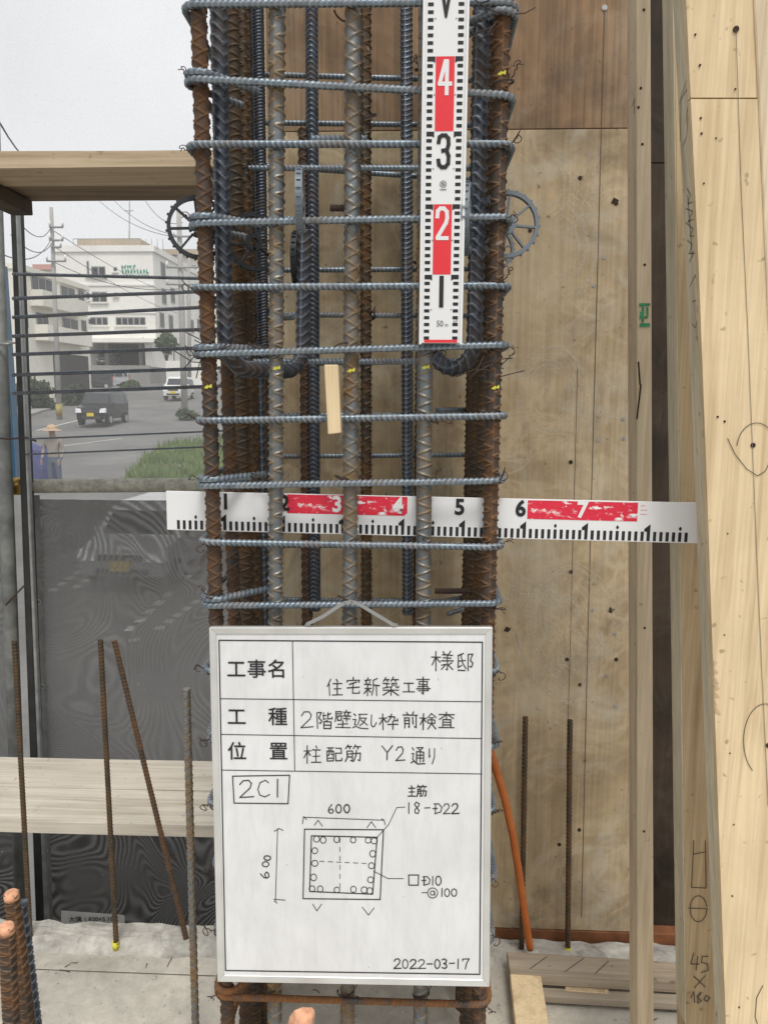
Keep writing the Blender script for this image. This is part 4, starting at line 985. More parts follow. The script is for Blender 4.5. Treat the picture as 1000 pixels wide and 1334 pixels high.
hand([('柱', 396, 971, 22, 23), ('配', 425, 972, 21, 20), ('筋', 449, 970, 22, 22), ('Y', 497, 971, 15, 19), ('2', 515, 973, 12, 18), ('通', 535, 972, 18, 24), ('り', 555, 973, 15, 23)], 'handwriting')
K7 = lambda x, y: (270 + x / 2.564, 1000 + y / 2.564)
def sk(strokes, name, wd=PEN): return bstroke([[K7(x, y) for x, y in st] for st in strokes], wd, M['ink'], name)
sk([[(85, 28), (275, 25), (270, 120), (90, 118), (85, 28)]], 'sketched_box')
hand([('2', 107, 42, 48, 58), ('C', 166, 42, 44, 55), ('1', 225, 38, 20, 60)], 'handwriting', K7)
hand([('6', 403, 122, 21, 30), ('0', 428, 123, 21, 28), ('0', 455, 123, 22, 27)], 'handwriting', K7)
hand([('6', 178, 345, 28, 26), ('0', 184, 312, 22, 20), ('0', 190, 292, 22, 18)], 'handwriting', K7, rot=True)
sk([[(320, 165), (590, 175)], [(318, 187), (322, 163), (332, 173)], [(582, 170), (590, 175), (594, 190)]], 'dimension_line', .0012)
sk([[(235, 203), (228, 445)], [(224, 212), (240, 203), (254, 209)], [(222, 439), (260, 442)], [(224, 445), (234, 452)]], 'dimension_line', .0012)
for st in ([(358, 192), (370, 175), (385, 195)], [(533, 200), (548, 180), (562, 200)], [(352, 455), (366, 478), (382, 455)], [(517, 465), (538, 492), (557, 468)]): sk([st], 'sketched_tick', .0012)
sk([[(325, 205), (588, 207), (577, 440), (320, 437), (325, 205)]], 'sketched_square'); sk([[(348, 227), (567, 232), (552, 422), (342, 413), (348, 227)]], 'sketched_square')
for x, y in ((365, 238), (387, 241), (432, 239), (487, 241), (537, 242), (557, 244), (359, 277), (359, 319), (355, 366), (552, 287), (548, 327), (545, 374), (350, 404), (377, 405), (433, 408), (488, 406), (524, 408), (542, 411)):
    sk([ov(x, y, rnd.uniform(9, 11), rnd.uniform(9.5, 11.5), 12)], 'sketched_circle', .0013)
dsh = [[(443, 235 + k * 30), (443, 250 + k * 30)] for k in range(6)] + [[(375 + k * 28, 312 + k * 1.3), (391 + k * 28, 313 + k * 1.3)] for k in range(6)]
sk(dsh, 'dashed_cross', .0010)
sk([[(567, 232), (605, 190), (632, 133), (660, 131)]], 'leader_line', .0011); sk([[(555, 345), (603, 370), (655, 370)]], 'leader_line', .0011)
hand([('主', 668, 60, 28, 36), ('筋', 697, 58, 36, 38)], 'handwriting', K7)
hand([('1', 662, 116, 22, 36), ('8', 688, 115, 23, 38), ('-', 725, 128, 18, 12), ('D', 752, 118, 32, 36), ('2', 788, 120, 23, 34), ('2', 815, 120, 25, 34)], 'handwriting', K7)
sk([[(672, 358), (705, 358), (704, 392), (673, 392), (672, 358)]], 'sketched_box')
hand([('D', 715, 361, 30, 32), ('1', 742, 362, 20, 30), ('0', 760, 362, 22, 30)], 'handwriting', K7)
sk([[(716, 417), (733, 417)], ov(752, 418, 17, 17), ov(751, 418, 7, 7), [(758, 411), (760, 426)]], 'handwriting', .0013)
hand([('1', 772, 402, 22, 28), ('0', 790, 404, 20, 26), ('0', 813, 404, 21, 25)], 'handwriting', K7)
hand([('2', 622, 638, 25, 33), ('0', 650, 640, 21, 30), ('2', 676, 640, 24, 31), ('2', 703, 640, 26, 31), ('-', 733, 648, 18, 14), ('0', 757, 640, 21, 30), ('3', 782, 638, 19, 33), ('-', 808, 646, 17, 14), ('1', 826, 638, 22, 33), ('7', 850, 636, 26, 36)], 'handwriting', K7)
# bent metal hanger
hg = [B(399, 815, .002), B(401, 812, .004), B(420, 803, .003), B(440, 790, .002), B(449, 785, .002), B(458, 783.5, .002), B(467, 786, .002), B(485, 797, .003), B(505, 809, .003), B(512, 813, .004), B(517, 814, .003)]
q = MB()
for p, r_ in zip(hg[:-1], hg[1:]):
    t = (r_ - p).normalized(); n2 = t.cross(bn).normalized()
    q.obox((p + r_) / 2, t * ((r_ - p).length / 2 + .0008), n2 * .0028, bn * .0006)
q.build('hanger', M['screw'], wb)
for px in (402, 513): disc(wb, 'rivet', B(px, 814, .001), .0035, M['screw'], .002, bn)

# ------------------------------------------------------------------ peach coloured wooden end poking up at the bottom
c = at(387, 1345, 1.06); q = MB(); prof = [(-.05, .019), (.0, .019), (.022, .0185), (.034, .0145), (.041, .007)]
rings = []
for k, (z_, r_) in enumerate(prof): rings.append([c + Vector((.004 * k + r_ * math.cos(a_) * 1.1, r_ * math.sin(a_), z_ + .003 * math.cos(a_ * 2))) for a_ in np.linspace(.3, .3 + 2 * math.pi, 8)[:-1]])
for a, b_ in zip(rings[:-1], rings[1:]):
    for k in range(7): q.poly([a[k], a[(k + 1) % 7], b_[(k + 1) % 7], b_[k]])
q.poly(rings[-1]); q.poly(rings[0][::-1])
tag(q.build('tool_handle', M['peach'], None, .001), 'faceted peach coloured tool handle end poking up below the whiteboard', 'tool handle')

# ------------------------------------------------------------------ starter bars at left
def lbar(name, px0, py0, px1, py1, me, Ln, m, label, Y=None, grp='starter bars left of the column'):
    if Y is None: a, b_ = base_to(px0, py0, px1, py1, .01)
    else: a, b_ = at(px0, py0, Y), at(px1, py1, Y)
    return bar_between(name, me, Ln, a, b_, m, label, 'rebar', grp)
lbar('starter_bar', 40, 1225, 19, 834, SB2, .95, M['brown_bar'], 'leftmost thin starter bar, leaning left with a whitened foot')
sbm = lbar('starter_bar', 152, 1236, 131, 833, SB2, .95, M['brown_bar'], 'thin rusty starter bar with yellow patch at its foot')
b0 = zplane(244, 1228, .01); t0 = at(149, 834, b0.y)
bar_between('starter_bar', SB2, .95, b0, t0, M['rust'], 'rusty starter bar leaning far to the left', 'rebar', 'starter bars left of the column')
a, b_ = at(257, 1420, 1.40), at(243, 897, 1.40)
bar_between('starter_bar', SBZ, .95, a, b_, M['grey_bar'], 'grey and rusty starter bar with zigzag ribs standing nearest the whiteboard', 'rebar', 'starter bars left of the column')
q = MB(); a = zplane(152, 1236, .01); q.tube([a + Vector((-.001, 0, .0)), a + Vector((-.002, 0, .020))], .0085, 10); tag(q.build('yellow_tape', M['yellow']), 'yellow tape lump at the foot of the middle left starter bar', 'tape')
TH = sweep('thick_bar_mesh', [(0, 0, 0), (0, 0, 0.6)], 0.0122, 'zig', 0.0125, 0.22, 0.0011)
for (x0, y0, x1, y1, Y, m, lab) in ((22, 1470, 9, 1206, 1.10, 'rust', 'thick rusty bar with peach painted end at the bottom left corner'), (52, 1460, 15, 1163, 1.22, 'rust', 'taller thick bar with peach painted end behind the corner one'), (60, 1460, 26, 1176, 1.245, 'dark_bar', 'thick dark bar just right of the two peach ended ones')):
    a, b_ = at(x0, y0, Y), at(x1, y1, Y)
    o = bar_between('dowel_bar', TH, .6, a, b_, M[m], lab, 'rebar', 'thick bars at bottom left')
    if m == 'rust':
        d = (b_ - a).normalized(); q = MB(); q.tube([b_ - d * .012, b_ - d * .002, b_ + d * .002], [.0134, .0132, .010], 14)
        e = q.build('painted_end', M['peach']); e.parent = o
        e.matrix_parent_inverse = (Matrix.Translation(o.location) @ o.rotation_euler.to_matrix().to_4x4() @ Matrix.Diagonal((*o.scale, 1))).inverted()

# clippings of wire and grit on the slab
q = MB(); r_ = random.Random(11)
for k in range(26):
    p = zplane(r_.uniform(0, 900), r_.uniform(1225, 1340), .002); a_ = r_.uniform(0, 6.28); l = r_.uniform(.008, .035); d = Vector((math.cos(a_), math.sin(a_), 0)) * l
    q.tube([p, p + d * .5 + Vector((0, 0, r_.uniform(0, .008))), p + d], .0009, 4)
tag(q.build('wire_clippings', M['wire']), 'short clippings of tie wire scattered over the slab', 'wire', kind='stuff')
q = MB()
for k in range(420):
    p = zplane(r_.uniform(-60, 900), r_.uniform(1205, 1345), .001); s_ = r_.choice((.0012, .002, .003, .005)) * r_.uniform(.6, 1.3)
    q.poly([p + Vector((-s_, -s_ * .6, 0)), p + Vector((s_, -s_ * .4, 0)), p + Vector((0, 0, s_ * .9))]); q.poly([p + Vector((s_, -s_ * .4, 0)), p + Vector((.2 * s_, s_, 0)), p + Vector((0, 0, s_ * .9))]); q.poly([p + Vector((.2 * s_, s_, 0)), p + Vector((-s_, -s_ * .6, 0)), p + Vector((0, 0, s_ * .9))])
tag(q.build('concrete_grit', M['ridge']), 'loose concrete grit and crumbs on the slab', 'grit', kind='stuff')

# ================================================================== planks, scaffold and netting at the left
def zat(py, Y): return at(130, py, Y).z
def plank(x0, x1, y0, y1, z0, z1, m, name, label, grp=None):
    q = MB(); n = 14; dz = 0.0
    for k in range(n):
        a, b_ = x0 + (x1 - x0) * k / n, x0 + (x1 - x0) * (k + 1) / n
        w0 = lambda x: mnoise.noise(Vector((x * 2.3, y0 * 9, z0))) * .003
        A = [Vector((a, y0 + w0(a), z0)), Vector((a, y1, z0)), Vector((a, y1, z1 + w0(a))), Vector((a, y0 + w0(a), z1 + w0(a)))]
        C_ = [Vector((b_, y0 + w0(b_), z0)), Vector((b_, y1, z0)), Vector((b_, y1, z1 + w0(b_))), Vector((b_, y0 + w0(b_), z1 + w0(b_)))]
        for i in range(4): j = (i + 1) % 4; q.poly([A[i], C_[i], C_[j], A[j]][::-1])
        if k == 0: q.poly(A[::-1])
        if k == n - 1: q.poly(C_)
    o = q.build(name, m); return tag(o, label, 'plank', grp)
zt = zat(218, 1.9)
plank(-1.9, fx(300, 230, 1.9), 1.90, 2.062, zt, zat(196, 1.9), M['plank'], 'scaffold_plank', 'high wooden plank across the upper left, nearer of the pair', 'wooden scaffold planks')
plank(-1.9, fx(300, 230, 1.9), 2.066, 2.225, zt + .002, zt + .042, M['plank_shade'], 'scaffold_plank', 'high wooden plank across the upper left, farther of the pair, seen from below', 'wooden scaffold planks')
zb_ = zat(1072, 1.9)
plank(-1.9, fx(288, 1072, 1.9), 1.90, 2.078, zat(1087, 1.9), zb_, M['plank_low'], 'scaffold_plank', 'dusty white low plank behind the left starter bars, nearer of the pair', 'wooden scaffold planks')
plank(-1.9, fx(288, 1030, 1.9), 2.082, 2.265, zb_ - .034, zb_ - .0015, M['plank_low'], 'scaffold_plank', 'dusty white low plank behind the left starter bars, farther of the pair', 'wooden scaffold planks')
q = MB(); xb_ = at(43, 270, 2.2).x; q.box((xb_ - .06, 1.55, zt - .042), (xb_, 2.2, zt - .002))
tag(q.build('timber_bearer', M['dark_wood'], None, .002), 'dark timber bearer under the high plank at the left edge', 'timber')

# scaffold upright with a dark channel beside it
PY = 2.52
up = thing('scaffold_upright', at(45, 1000, PY), 'galvanised scaffold upright with a dark channel beside it at the left edge', 'scaffold post')
def slant(name, x0a, x1a, ya, x0b, x1b, yb, Y, dep, m, parent, lo=0.0):
    q = MB(); A, B_, C_, D_ = at(x0b, yb, Y), at(x1b, yb, Y), at(x1a, ya, Y), at(x0a, ya, Y); dy = Vector((0, dep, 0))
    e = (A - D_).normalized() * lo; A = A + e; B_ = B_ + e
    q.hexa([A, B_, B_ + dy, A + dy, D_, C_, C_ + dy, D_ + dy]); return q.build(name, m, parent, .002)
q = MB(); A, B_ = at(-9, 200, PY), at(22, 1010, PY); d = (B_ - A); q.tube([A - d * .3, B_ + d * .6], .024, 18); q.build('tube', plain('dull_galvanised_tube', (.20, .205, .195), .6, .3, .35, 18), up)
slant('channel', 11, 19, 200, 40, 50, 1010, PY + .02, .05, M['steel_dark'], up, .8)
slant('channel_flange', 17, 20, 200, 50, 55, 1010, PY - .005, .02, M['steel'], up, .8)
slant('flat_bar', -6, 5, 170, -18, -8, -40, PY - .2, .02, M['steel'], up) if False else None
q = MB()
for k in range(14):
    t = k / 13; p = at(21 + 21 * t, 448, PY - .035); 
q.tube([at(-4, 448, PY - .035), at(16, 448, PY - .036)], .0045, 8); q.tube([at(9, 444, PY - .036), at(20, 447, PY - .037)], .003, 8); q.build('bolt', M['screw'], up)
pts = [at(2, 596, PY - .05), at(24, 570, PY - .04), at(22, 560, PY - .05), at(4, 571, PY - .055), at(30, 566, PY - .04), at(45, 575, PY - .03)]
q = MB(); q.tube([at(8, 788, PY - .04), at(20, 775, PY - .05), at(33, 762, PY - .03), at(22, 773, PY - .045), at(10, 786, PY - .045)], .003, 6); q.build('wire_lashing', M['wire'], up)
q = MB(); q.tube([at(0, 571, PY - .04), at(12, 572, PY - .045), at(35, 570, PY - .03), at(48, 575, PY - .02)], .003, 6); q.build('wire_lashing', M['wire'], up)
# blue boards glimpsed at the edge
q = MB(); q.box((at(-90, 400, 2.9).x, 2.9, at(0, 640, 2.9).z), (at(7, 400, 2.9).x, 2.94, at(0, 345, 2.9).z)); tag(q.build('blue_board', plain('blue_board_paint', (.02, .10, .19), .6), None, .002), 'dark blue board at the far left behind the scaffold upright', 'board')

# horizontal pipe with clamp
PI_Y = 2.60
q = MB(); a, b_ = at(-60, 634, PI_Y), at(352, 631, PI_Y); q.tube([a.lerp(b_, t) for t in np.linspace(0, 1, 12)], .0243, 16)
def dusty():
    m, nt, b = _mat('dusty_pipe', .85, .1)
    v = coords(nt); n_ = noise(nt, v, 40, 6, .7); 
    g = N(nt, 'ShaderNodeNewGeometry'); z_ = N(nt, 'ShaderNodeSeparateXYZ', {0: g.outputs['Normal']}).outputs[2]
    setc(nt, b, ramp(nt, n_, [(.3, (.20, .20, .165)), (.6, (.40, .39, .33)), (.75, (.58, .57, .50))])); bump(nt, b, n_, .5, .002); return m
tag(q.build('scaffold_pipe', dusty()), 'dusty horizontal scaffold pipe above the grey netting', 'pipe')
cl = thing('pipe_clamp', at(20, 640, PI_Y - .04), 'brassy clamp joining the pipe to the scaffold upright', 'clamp')
q = MB(); q.tube([at(3, 634, PI_Y - .01), at(33, 633, PI_Y - .01)], .031, 14); q.build('collar', M['brass'], cl)
q = MB(); q.tube([at(12, 648, PI_Y - .05), at(14, 617, PI_Y - .05)], .008, 8); q.build('bolt', M['steel'], cl)
q = MB(); q.obox(at(28, 638, PI_Y - .04), (.02, 0, 0), (0, .012, 0), (0, 0, .016)); q.build('jaw', M['brass'], cl, .004)

# dark rods strung across the view of the street
ROD = sweep('rod_mesh', [(0, 0, 0), (0, 0, .72)], .0052, 'hoop', .0095, .14, .002, 8)
rods = [(357, 363, .0054), (389, 379.5, .006), (413.5, 400, .006), (438, 429, .006), (462, 453, .006), (488.5, 480, .006), (512.5, 503.5, .006), (572, 562, .003), (592, 582, .003)]
words = ['topmost', 'second from the top', 'third from the top', 'fourth from the top', 'fifth from the top', 'sixth from the top', 'seventh from the top, lowest thick one', 'upper of the two thin low ones', 'lower of the two thin low ones']
for (ya, yb, r_), wd_ in zip(rods, words):
    a, b_ = at(17 if ya < 540 else 34, ya, 2.44), at(308, yb - (ya - yb) * .15, 2.44)
    o = bar_between('steel_rod', ROD, .72, a, b_, M['dark_bar'], 'dark horizontal rod strung across the street view, ' + wd_, 'rod', 'rods across the street view')
    s = r_ / .0054; o.scale = (s, s, o.scale[2])

# ------------------------------------------------------------------ netting sheets
def net_mat(name, col, cover, moire, bright, dust=.25):
    m = bpy.data.materials.new(name); m.use_nodes = True; nt = m.node_tree; nt.nodes.clear()
    out = nt.nodes.new('ShaderNodeOutputMaterial')
    v = coords(nt, rand=False)
    weave = noise(nt, coords(nt, (1, 1, 4), rand=False), 420, 1, .5); weave2 = noise(nt, coords(nt, (4, 1, 1), rand=False), 420, 1, .5)
    ws = N(nt, 'ShaderNodeMath', {0: weave, 1: weave2}, operation='ADD').outputs[0]
    # two slightly different weaves beating against each other
    nn_ = noise(nt, v, 1.9, 1, .4, .9)
    ph = N(nt, 'ShaderNodeMath', {0: nn_, 1: 240.0}, operation='MULTIPLY').outputs[0]
    sx_ = N(nt, 'ShaderNodeSeparateXYZ', {0: v})
    lin = N(nt, 'ShaderNodeMath', {0: sx_.outputs[0], 1: 90.0}, operation='MULTIPLY').outputs[0]
    sm = N(nt, 'ShaderNodeMath', {0: ph, 1: lin}, operation='ADD').outputs[0]
    sn = N(nt, 'ShaderNodeMath', {0: sm}, operation='SINE').outputs[0]
    msk = ramp(nt, noise(nt, v, 3.4, 3, .5), [(.38, 0), (.62, 1)])
    mo = N(nt, 'ShaderNodeMath', {0: sn, 1: msk}, operation='MULTIPLY').outputs[0]
    mo = N(nt, 'ShaderNodeMath', {0: mo, 1: moire}, operation='MULTIPLY').outputs[0]
    wv = N(nt, 'ShaderNodeMapRange', {'Value': ws, 'From Min': .7, 'From Max': 1.3, 'To Min': cover - .12, 'To Max': cover + .12}).outputs[0]
    fac = N(nt, 'ShaderNodeMath', {0: wv, 1: mo}, operation='ADD', use_clamp=True).outputs[0]
    speck = ramp(nt, noise(nt, v, 60, 3, .6), [(.70, 0), (.76, .5)])
    fac = N(nt, 'ShaderNodeMath', {0: fac, 1: speck}, operation='MAXIMUM').outputs[0]
    big = noise(nt, v, 1.3, 5, .6)
    c = ramp(nt, big, [(.3, [x * .8 for x in col]), (.7, [min(1, x * 1.2) for x in col])])
    mc = N(nt, 'ShaderNodeMapRange', {'Value': mo, 'From Min': -moire, 'From Max': moire, 'To Min': 1 - moire * 1.8, 'To Max': 1 + moire * 1.8}).outputs[0]
    c = mix(nt, 1.0, c, N(nt, 'ShaderNodeCombineXYZ', {0: mc, 1: mc, 2: mc}).outputs[0], 'MULTIPLY')
    c = mix(nt, speck, c, (.5, .5, .47))
    d = nt.nodes.new('ShaderNodeBsdfDiffuse'); nt.links.new(c, d.inputs[0])
    tl = nt.nodes.new('ShaderNodeBsdfTranslucent'); nt.links.new(c, tl.inputs[0])
    dm = N(nt, 'ShaderNodeMixShader', {0: bright}); nt.links.new(d.outputs[0], dm.inputs[1]); nt.links.new(tl.outputs[0], dm.inputs[2])
    tr = nt.nodes.new('ShaderNodeBsdfTransparent')
    mx = N(nt, 'ShaderNodeMixShader', {0: fac}); nt.links.new(tr.outputs[0], mx.inputs[1]); nt.links.new(dm.outputs[0], mx.inputs[2]); nt.links.new(mx.outputs[0], out.inputs[0])
    return m
def net(name, x0, x1, z0, z1, Y, m, parent=None, amp=.012, seed=0, n=40):
    q = MB(); g = []
    for j in range(n + 1):
        row = []
        for i in range(n + 1):
            x, z_ = x0 + (x1 - x0) * i / n, z0 + (z1 - z0) * j / n
            row.append(Vector((x, Y + amp * mnoise.noise(Vector((x * 3, z_ * 1.2, seed))) + amp * 1.5 * abs(mnoise.noise(Vector((x * 11, z_ * .9, seed + 5)))), z_)))
        g.append(row)
    for j in range(n):
        for i in range(n): q.poly([g[j][i], g[j][i + 1], g[j + 1][i + 1], g[j + 1][i]], True)
    return q.build(name, m, parent)
NX1 = at(372, 500, 2.72).x
M['net_clear'] = net_mat('clear_white_netting', (.88, .88, .88), .18, .0, .65)
M['net_grey'] = net_mat('grey_netting', (.20, .197, .192), .91, .19, .3)
M['net_shade'] = net_mat('shade_toned_netting', (.045, .044, .042), .86, .2, .2)  # grey netting again, its colour darkened to stand for shade under the low plank
xL = at(17, 300, 2.74).x
tag(net('clear_netting', xL - .05, NX1, at(100, 660, 2.74).z, at(100, -80, 2.74).z, 2.74, M['net_clear'], seed=3), 'pale translucent netting through which the street is seen', 'netting')
gn = thing('grey_netting', at(160, 1300, 2.70), 'grey mesh sheet hanging below the dusty pipe', 'netting')
zt_ = at(100, 651, 2.68).z; x0_ = at(38, 800, 2.68).x
zsp = at(100, 1035, 2.68).z
net('mesh_sheet', x0_, NX1, zsp, zt_, 2.68, M['net_grey'], gn, seed=9)
net('mesh_sheet', x0_ - .02, NX1, -1.3, zsp + .05, 2.71, M['net_shade'], gn, seed=12)['label'] = 'mesh below the low plank, coloured dark for the shade there'
net('mesh_sheet', -2.2, at(10, 800, 2.70).x, -1.3, zsp, 2.71, M['net_shade'], gn, seed=15)
net('mesh_sheet', -2.2, at(10, 800, 2.70).x, zsp + .01, at(0, 650, 2.7).z, 2.70, M['net_grey'], gn, seed=14)['label'] = 'strip of mesh left of the upright'
q = MB()
A, B_, C_, D_ = at(41, 645, 2.672), at(52, 645, 2.672), at(71, 1250, 2.672), at(56, 1250, 2.672)
q.poly([D_, C_, B_, A]); q.build('hem', plain('grey_hem_cloth', (.17, .165, .16), .8, 0, .2, 30), gn)
for px, py in ((42, 671), (51, 784), (56, 894), (60, 1108)):
    q = MB(); c = at(px, py, 2.668)
    for k in range(14):
        a0, a1 = 2 * math.pi * k / 14, 2 * math.pi * (k + 1) / 14
        f_ = lambda r_, a_: c + Vector((r_ * math.cos(a_), -.002, r_ * math.sin(a_)))
        q.poly([f_(.006, a0), f_(.011, a0), f_(.011, a1), f_(.006, a1)])
    q.build('eyelet', M['steel'], gn)
q = MB(); LP = [at(80, 1206, 2.662), at(163, 1205, 2.662), at(162, 1192, 2.662), at(80, 1186, 2.662)]
q.poly(LP); lab = q.build('printed_label', plain('label_cloth', (.72, .72, .70), .8, 0, .1), gn)
lx = (LP[1] - LP[0]).normalized()
me = text_mesh('大隅 1.820×5.100', .026, lx, Vector((0, 0, 1)), None, .0003, 1.0); put('lettering', me, M['black'], gn, at(121, 1198, 2.658))

# ================================================================== the street below, sloping gently up and away
GS, G0 = 0.0623, H - 3.85
def gz(Y): return G0 + GS * min(max(Y, -40), 120)
GN = Vector((0, -GS, 1)).normalized(); GP = Vector((0, 0, G0))
def gp(px, py, up=0.0): p = on_plane(px, py, GP, GN); return p + Vector((0, 0, up))
def asphalt():
    m, nt, b = _mat('street_asphalt', .9, 0, .3)
    v = coords(nt, rand=False); n_ = noise(nt, v, .35, 6, .6, .5); nf = noise(nt, v, 7, 5, .7)
    c = ramp(nt, n_, [(.3, (.13, .128, .122)), (.5, (.17, .167, .16)), (.7, (.22, .215, .205))])
    c = mix(nt, .4, c, ramp(nt, nf, [(.3, .6), (.7, 1.0)]), 'MULTIPLY'); setc(nt, b, c); return m
q = MB()
ys = [-40, -10, 0, 10, 20, 30, 45, 60, 80, 100, 120, 200, 400, 900, 2000]; xs = [-1500, -400, -150, -80, -40, -20, 0, 20, 60, 150, 400, 1500]
for j in range(len(ys) - 1):
    for i in range(len(xs) - 1):
        q.poly([(xs[i], ys[j], gz(ys[j])), (xs[i + 1], ys[j], gz(ys[j])), (xs[i + 1], ys[j + 1], gz(ys[j + 1])), (xs[i], ys[j + 1], gz(ys[j + 1]))])
tag(q.build('street_ground', asphalt()), kind='structure')
M['paint'] = plain('road_paint', (.48, .48, .45), .8, 0, .2, 3)
M['pave'] = concrete('pavement_concrete', (.33, .32, .30), .6, dark=.75)
def strip(name, pts, wd, up, m):
    q = MB(); P = [gp(x, y, up) for x, y in pts]
    for a, b_ in zip(P[:-1], P[1:]):
        d = (b_ - a).normalized(); s = Vector((-d.y, d.x, 0)).normalized() * wd / 2
        q.poly([a - s, b_ - s, b_ + s, a + s][::1] if True else [])
    return q.build(name, m)
for nm, pts in (('road_marking', [(48, 561), (104, 547)]), ('road_marking', [(82, 581), (160, 571)])): tag(strip(nm, pts, .16, .006, M['paint']), kind='structure')
q = MB()     # pavement on the far side with a kerb
A = [gp(x, y, .13) for x, y in ((22, 548), (80, 530), (150, 508), (182, 497), (200, 489))]; Bk = [gp(x, y, .13) for x, y in ((22, 524), (70, 512), (120, 499), (165, 492), (192, 486))]
for k in range(len(A) - 1):
    q.poly([A[k], A[k + 1], Bk[k + 1], Bk[k]]); d = Vector((0, 0, -.14)); q.poly([A[k] + d, A[k + 1] + d, A[k + 1], A[k]])
tag(q.build('pavement', M['pave']), kind='structure')
# hatched markings in the yard seen through the grey net
for (xa, ya, xb, yb, n_) in ((66, 772, 152, 711, 8), (96, 768, 160, 722, 6), (166, 824, 262, 735, 8), (204, 822, 262, 780, 5), (165, 836, 190, 832, 1)):
    for k in range(n_):
        t0, t1 = (k + .12) / n_, (k + .72) / n_
        o = strip('road_marking', [(xa + (xb - xa) * t0, ya + (yb - ya) * t0), (xa + (xb - xa) * t1, ya + (yb - ya) * t1)], .13, .006, M['paint']); tag(o, kind='structure')

# ------------------------------------------------------------------ grass verge
def leaf_mat(name, c, var=.5):
    m, nt, b = _mat(name, .7, 0, .25); oi = N(nt, 'ShaderNodeTexCoord')
    n_ = noise(nt, oi.outputs['Object'], 1.6, 4, .6)
    setc(nt, b, ramp(nt, n_, [(.3, [x * (1 - var) for x in c]), (.7, [x * (1 + var) for x in c])])); return m
M['leaf'] = leaf_mat('foliage', (.055, .085, .03)); M['leaf_dk'] = leaf_mat('dark_foliage', (.04, .055, .025)); M['grass'] = leaf_mat('verge_grass', (.14, .20, .06), .5)
M['bark'] = plain('bark', (.10, .075, .055), .9)
q = MB(); poly = [(158, 628), (180, 604), (205, 586), (235, 578), (300, 570), (350, 575), (350, 640)]
ctr = [gp(x, y) for x, y in poly]
bb_ = (min(p.x for p in ctr), max(p.x for p in ctr), min(p.y for p in ctr), max(p.y for p in ctr))
def inside(x, y):
    c = False; n_ = len(ctr)
    for i in range(n_):
        a, b_ = ctr[i], ctr[(i + 1) % n_]
        if (a.y > y) != (b_.y > y) and x < (b_.x - a.x) * (y - a.y) / (b_.y - a.y) + a.x: c = not c
    return c
r2 = random.Random(3); cnt = 0
while cnt < 9000:
    x, y = r2.uniform(bb_[0], bb_[1]), r2.uniform(bb_[2], bb_[3])
    if not inside(x, y): continue
    if mnoise.noise(Vector((x * .8, y * .8, 0))) < -.25 and r2.random() < .7: cnt += 1; continue
    p = Vector((x, y, gz(y))); h_ = r2.uniform(.06, .28) * (1.3 + mnoise.noise(Vector((x, y, 4)))); a_ = r2.uniform(0, 6.28); wv = Vector((math.cos(a_), math.sin(a_), 0)) * .025
    lean_ = Vector((r2.uniform(-.1, .1), r2.uniform(-.1, .1), h_)); q.poly([p - wv, p + wv, p + lean_]); cnt += 1
tag(q.build('verge_grass', M['grass']), 'patch of rough green grass beside the road', 'grass', kind='stuff')
q = MB(); q.poly([p + Vector((0, 0, .01)) for p in ctr]); tag(q.build('verge_soil', plain('verge_soil', (.16, .145, .095), .95, 0, .35, 2)), kind='structure')

# ------------------------------------------------------------------ trees and shrubs: leaf clumps round a branching trunk
def foliage(c, rx, ry, rz, n, leaf, m, parent, seed):
    r_ = random.Random(seed); q = MB(); cl_ = []
    for k in range(26):
        u = Vector((r_.gauss(0, 1), r_.gauss(0, 1), r_.gauss(0, 1))).normalized() * r_.uniform(.35, .95); cl_.append(Vector((u.x * rx, u.y * ry, u.z * rz)))
    for k in range(n):
        o_ = r_.choice(cl_); p = c + o_ + Vector((r_.gauss(0, .2) * rx, r_.gauss(0, .2) * ry, r_.gauss(0, .17) * rz))
        a = Vector((r_.gauss(0, 1), r_.gauss(0, 1), r_.gauss(0, 1))).normalized(); b_ = a.orthogonal().normalized(); l = leaf * r_.uniform(.6, 1.4)
        q.poly([p - a * l, p + b_ * l * .45, p + a * l, p - b_ * l * .45])
    return q.build('crown', m, parent)
def tree(name, px, pyb, Y, pxc, pyc, rpx, rpy, label, cat, m, seed, n=1500, trunk=True, grp=None):
    b_ = at(px, pyb, Y); b_.z = gz(Y); t = thing(name, b_, label, cat, grp); c = at(pxc, pyc, Y); s = Y / 1000
    if name == 'shrub': c.z = gz(Y) + rpy * s * .85
    foliage(c, rpx * s, rpx * s, rpy * s, n, .0035 * Y, m, t, seed)
    q = MB(); q.tube([b_, b_.lerp(c, .5) + Vector((.05, 0, 0)), c], [.02 + .0018 * Y, .015 + .0013 * Y, .03], 8)
    for k in range(4):
        a_ = k * 1.6; q.tube([b_.lerp(c, .55), c + Vector((math.cos(a_) * rpx * s * .6, math.sin(a_) * rpx * s * .6, rpy * s * .2))], [.0011 * Y, .02], 6)
    q.build('trunk', M['bark'], t)
tree('round_tree', 218, 482, 74, 216, 447, 12, 11, 'small rounded tree beside the white building entrance', 'tree', M['leaf'], 1, 3200)
tree('shrub', 42, 520, 48, 42, 486, 20, 20, 'dark shrub below the left apartment house', 'shrub', M['leaf_dk'], 2, 3600)
tree('shrub', 100, 512, 50, 98, 497, 18, 13, 'low dark hedge shrub left of the parked cars', 'shrub', M['leaf_dk'], 3, 3200)
tree('shrub', 168, 495, 66, 168, 491, 13, 6, 'flat shrub between the parked cars and the road', 'shrub', M['leaf'], 4, 1800)
tree('shrub', 60, 525, 46, 52, 513, 15, 11, 'shrub at the corner wall behind the pole', 'shrub', M['leaf_dk'], 5, 2600)
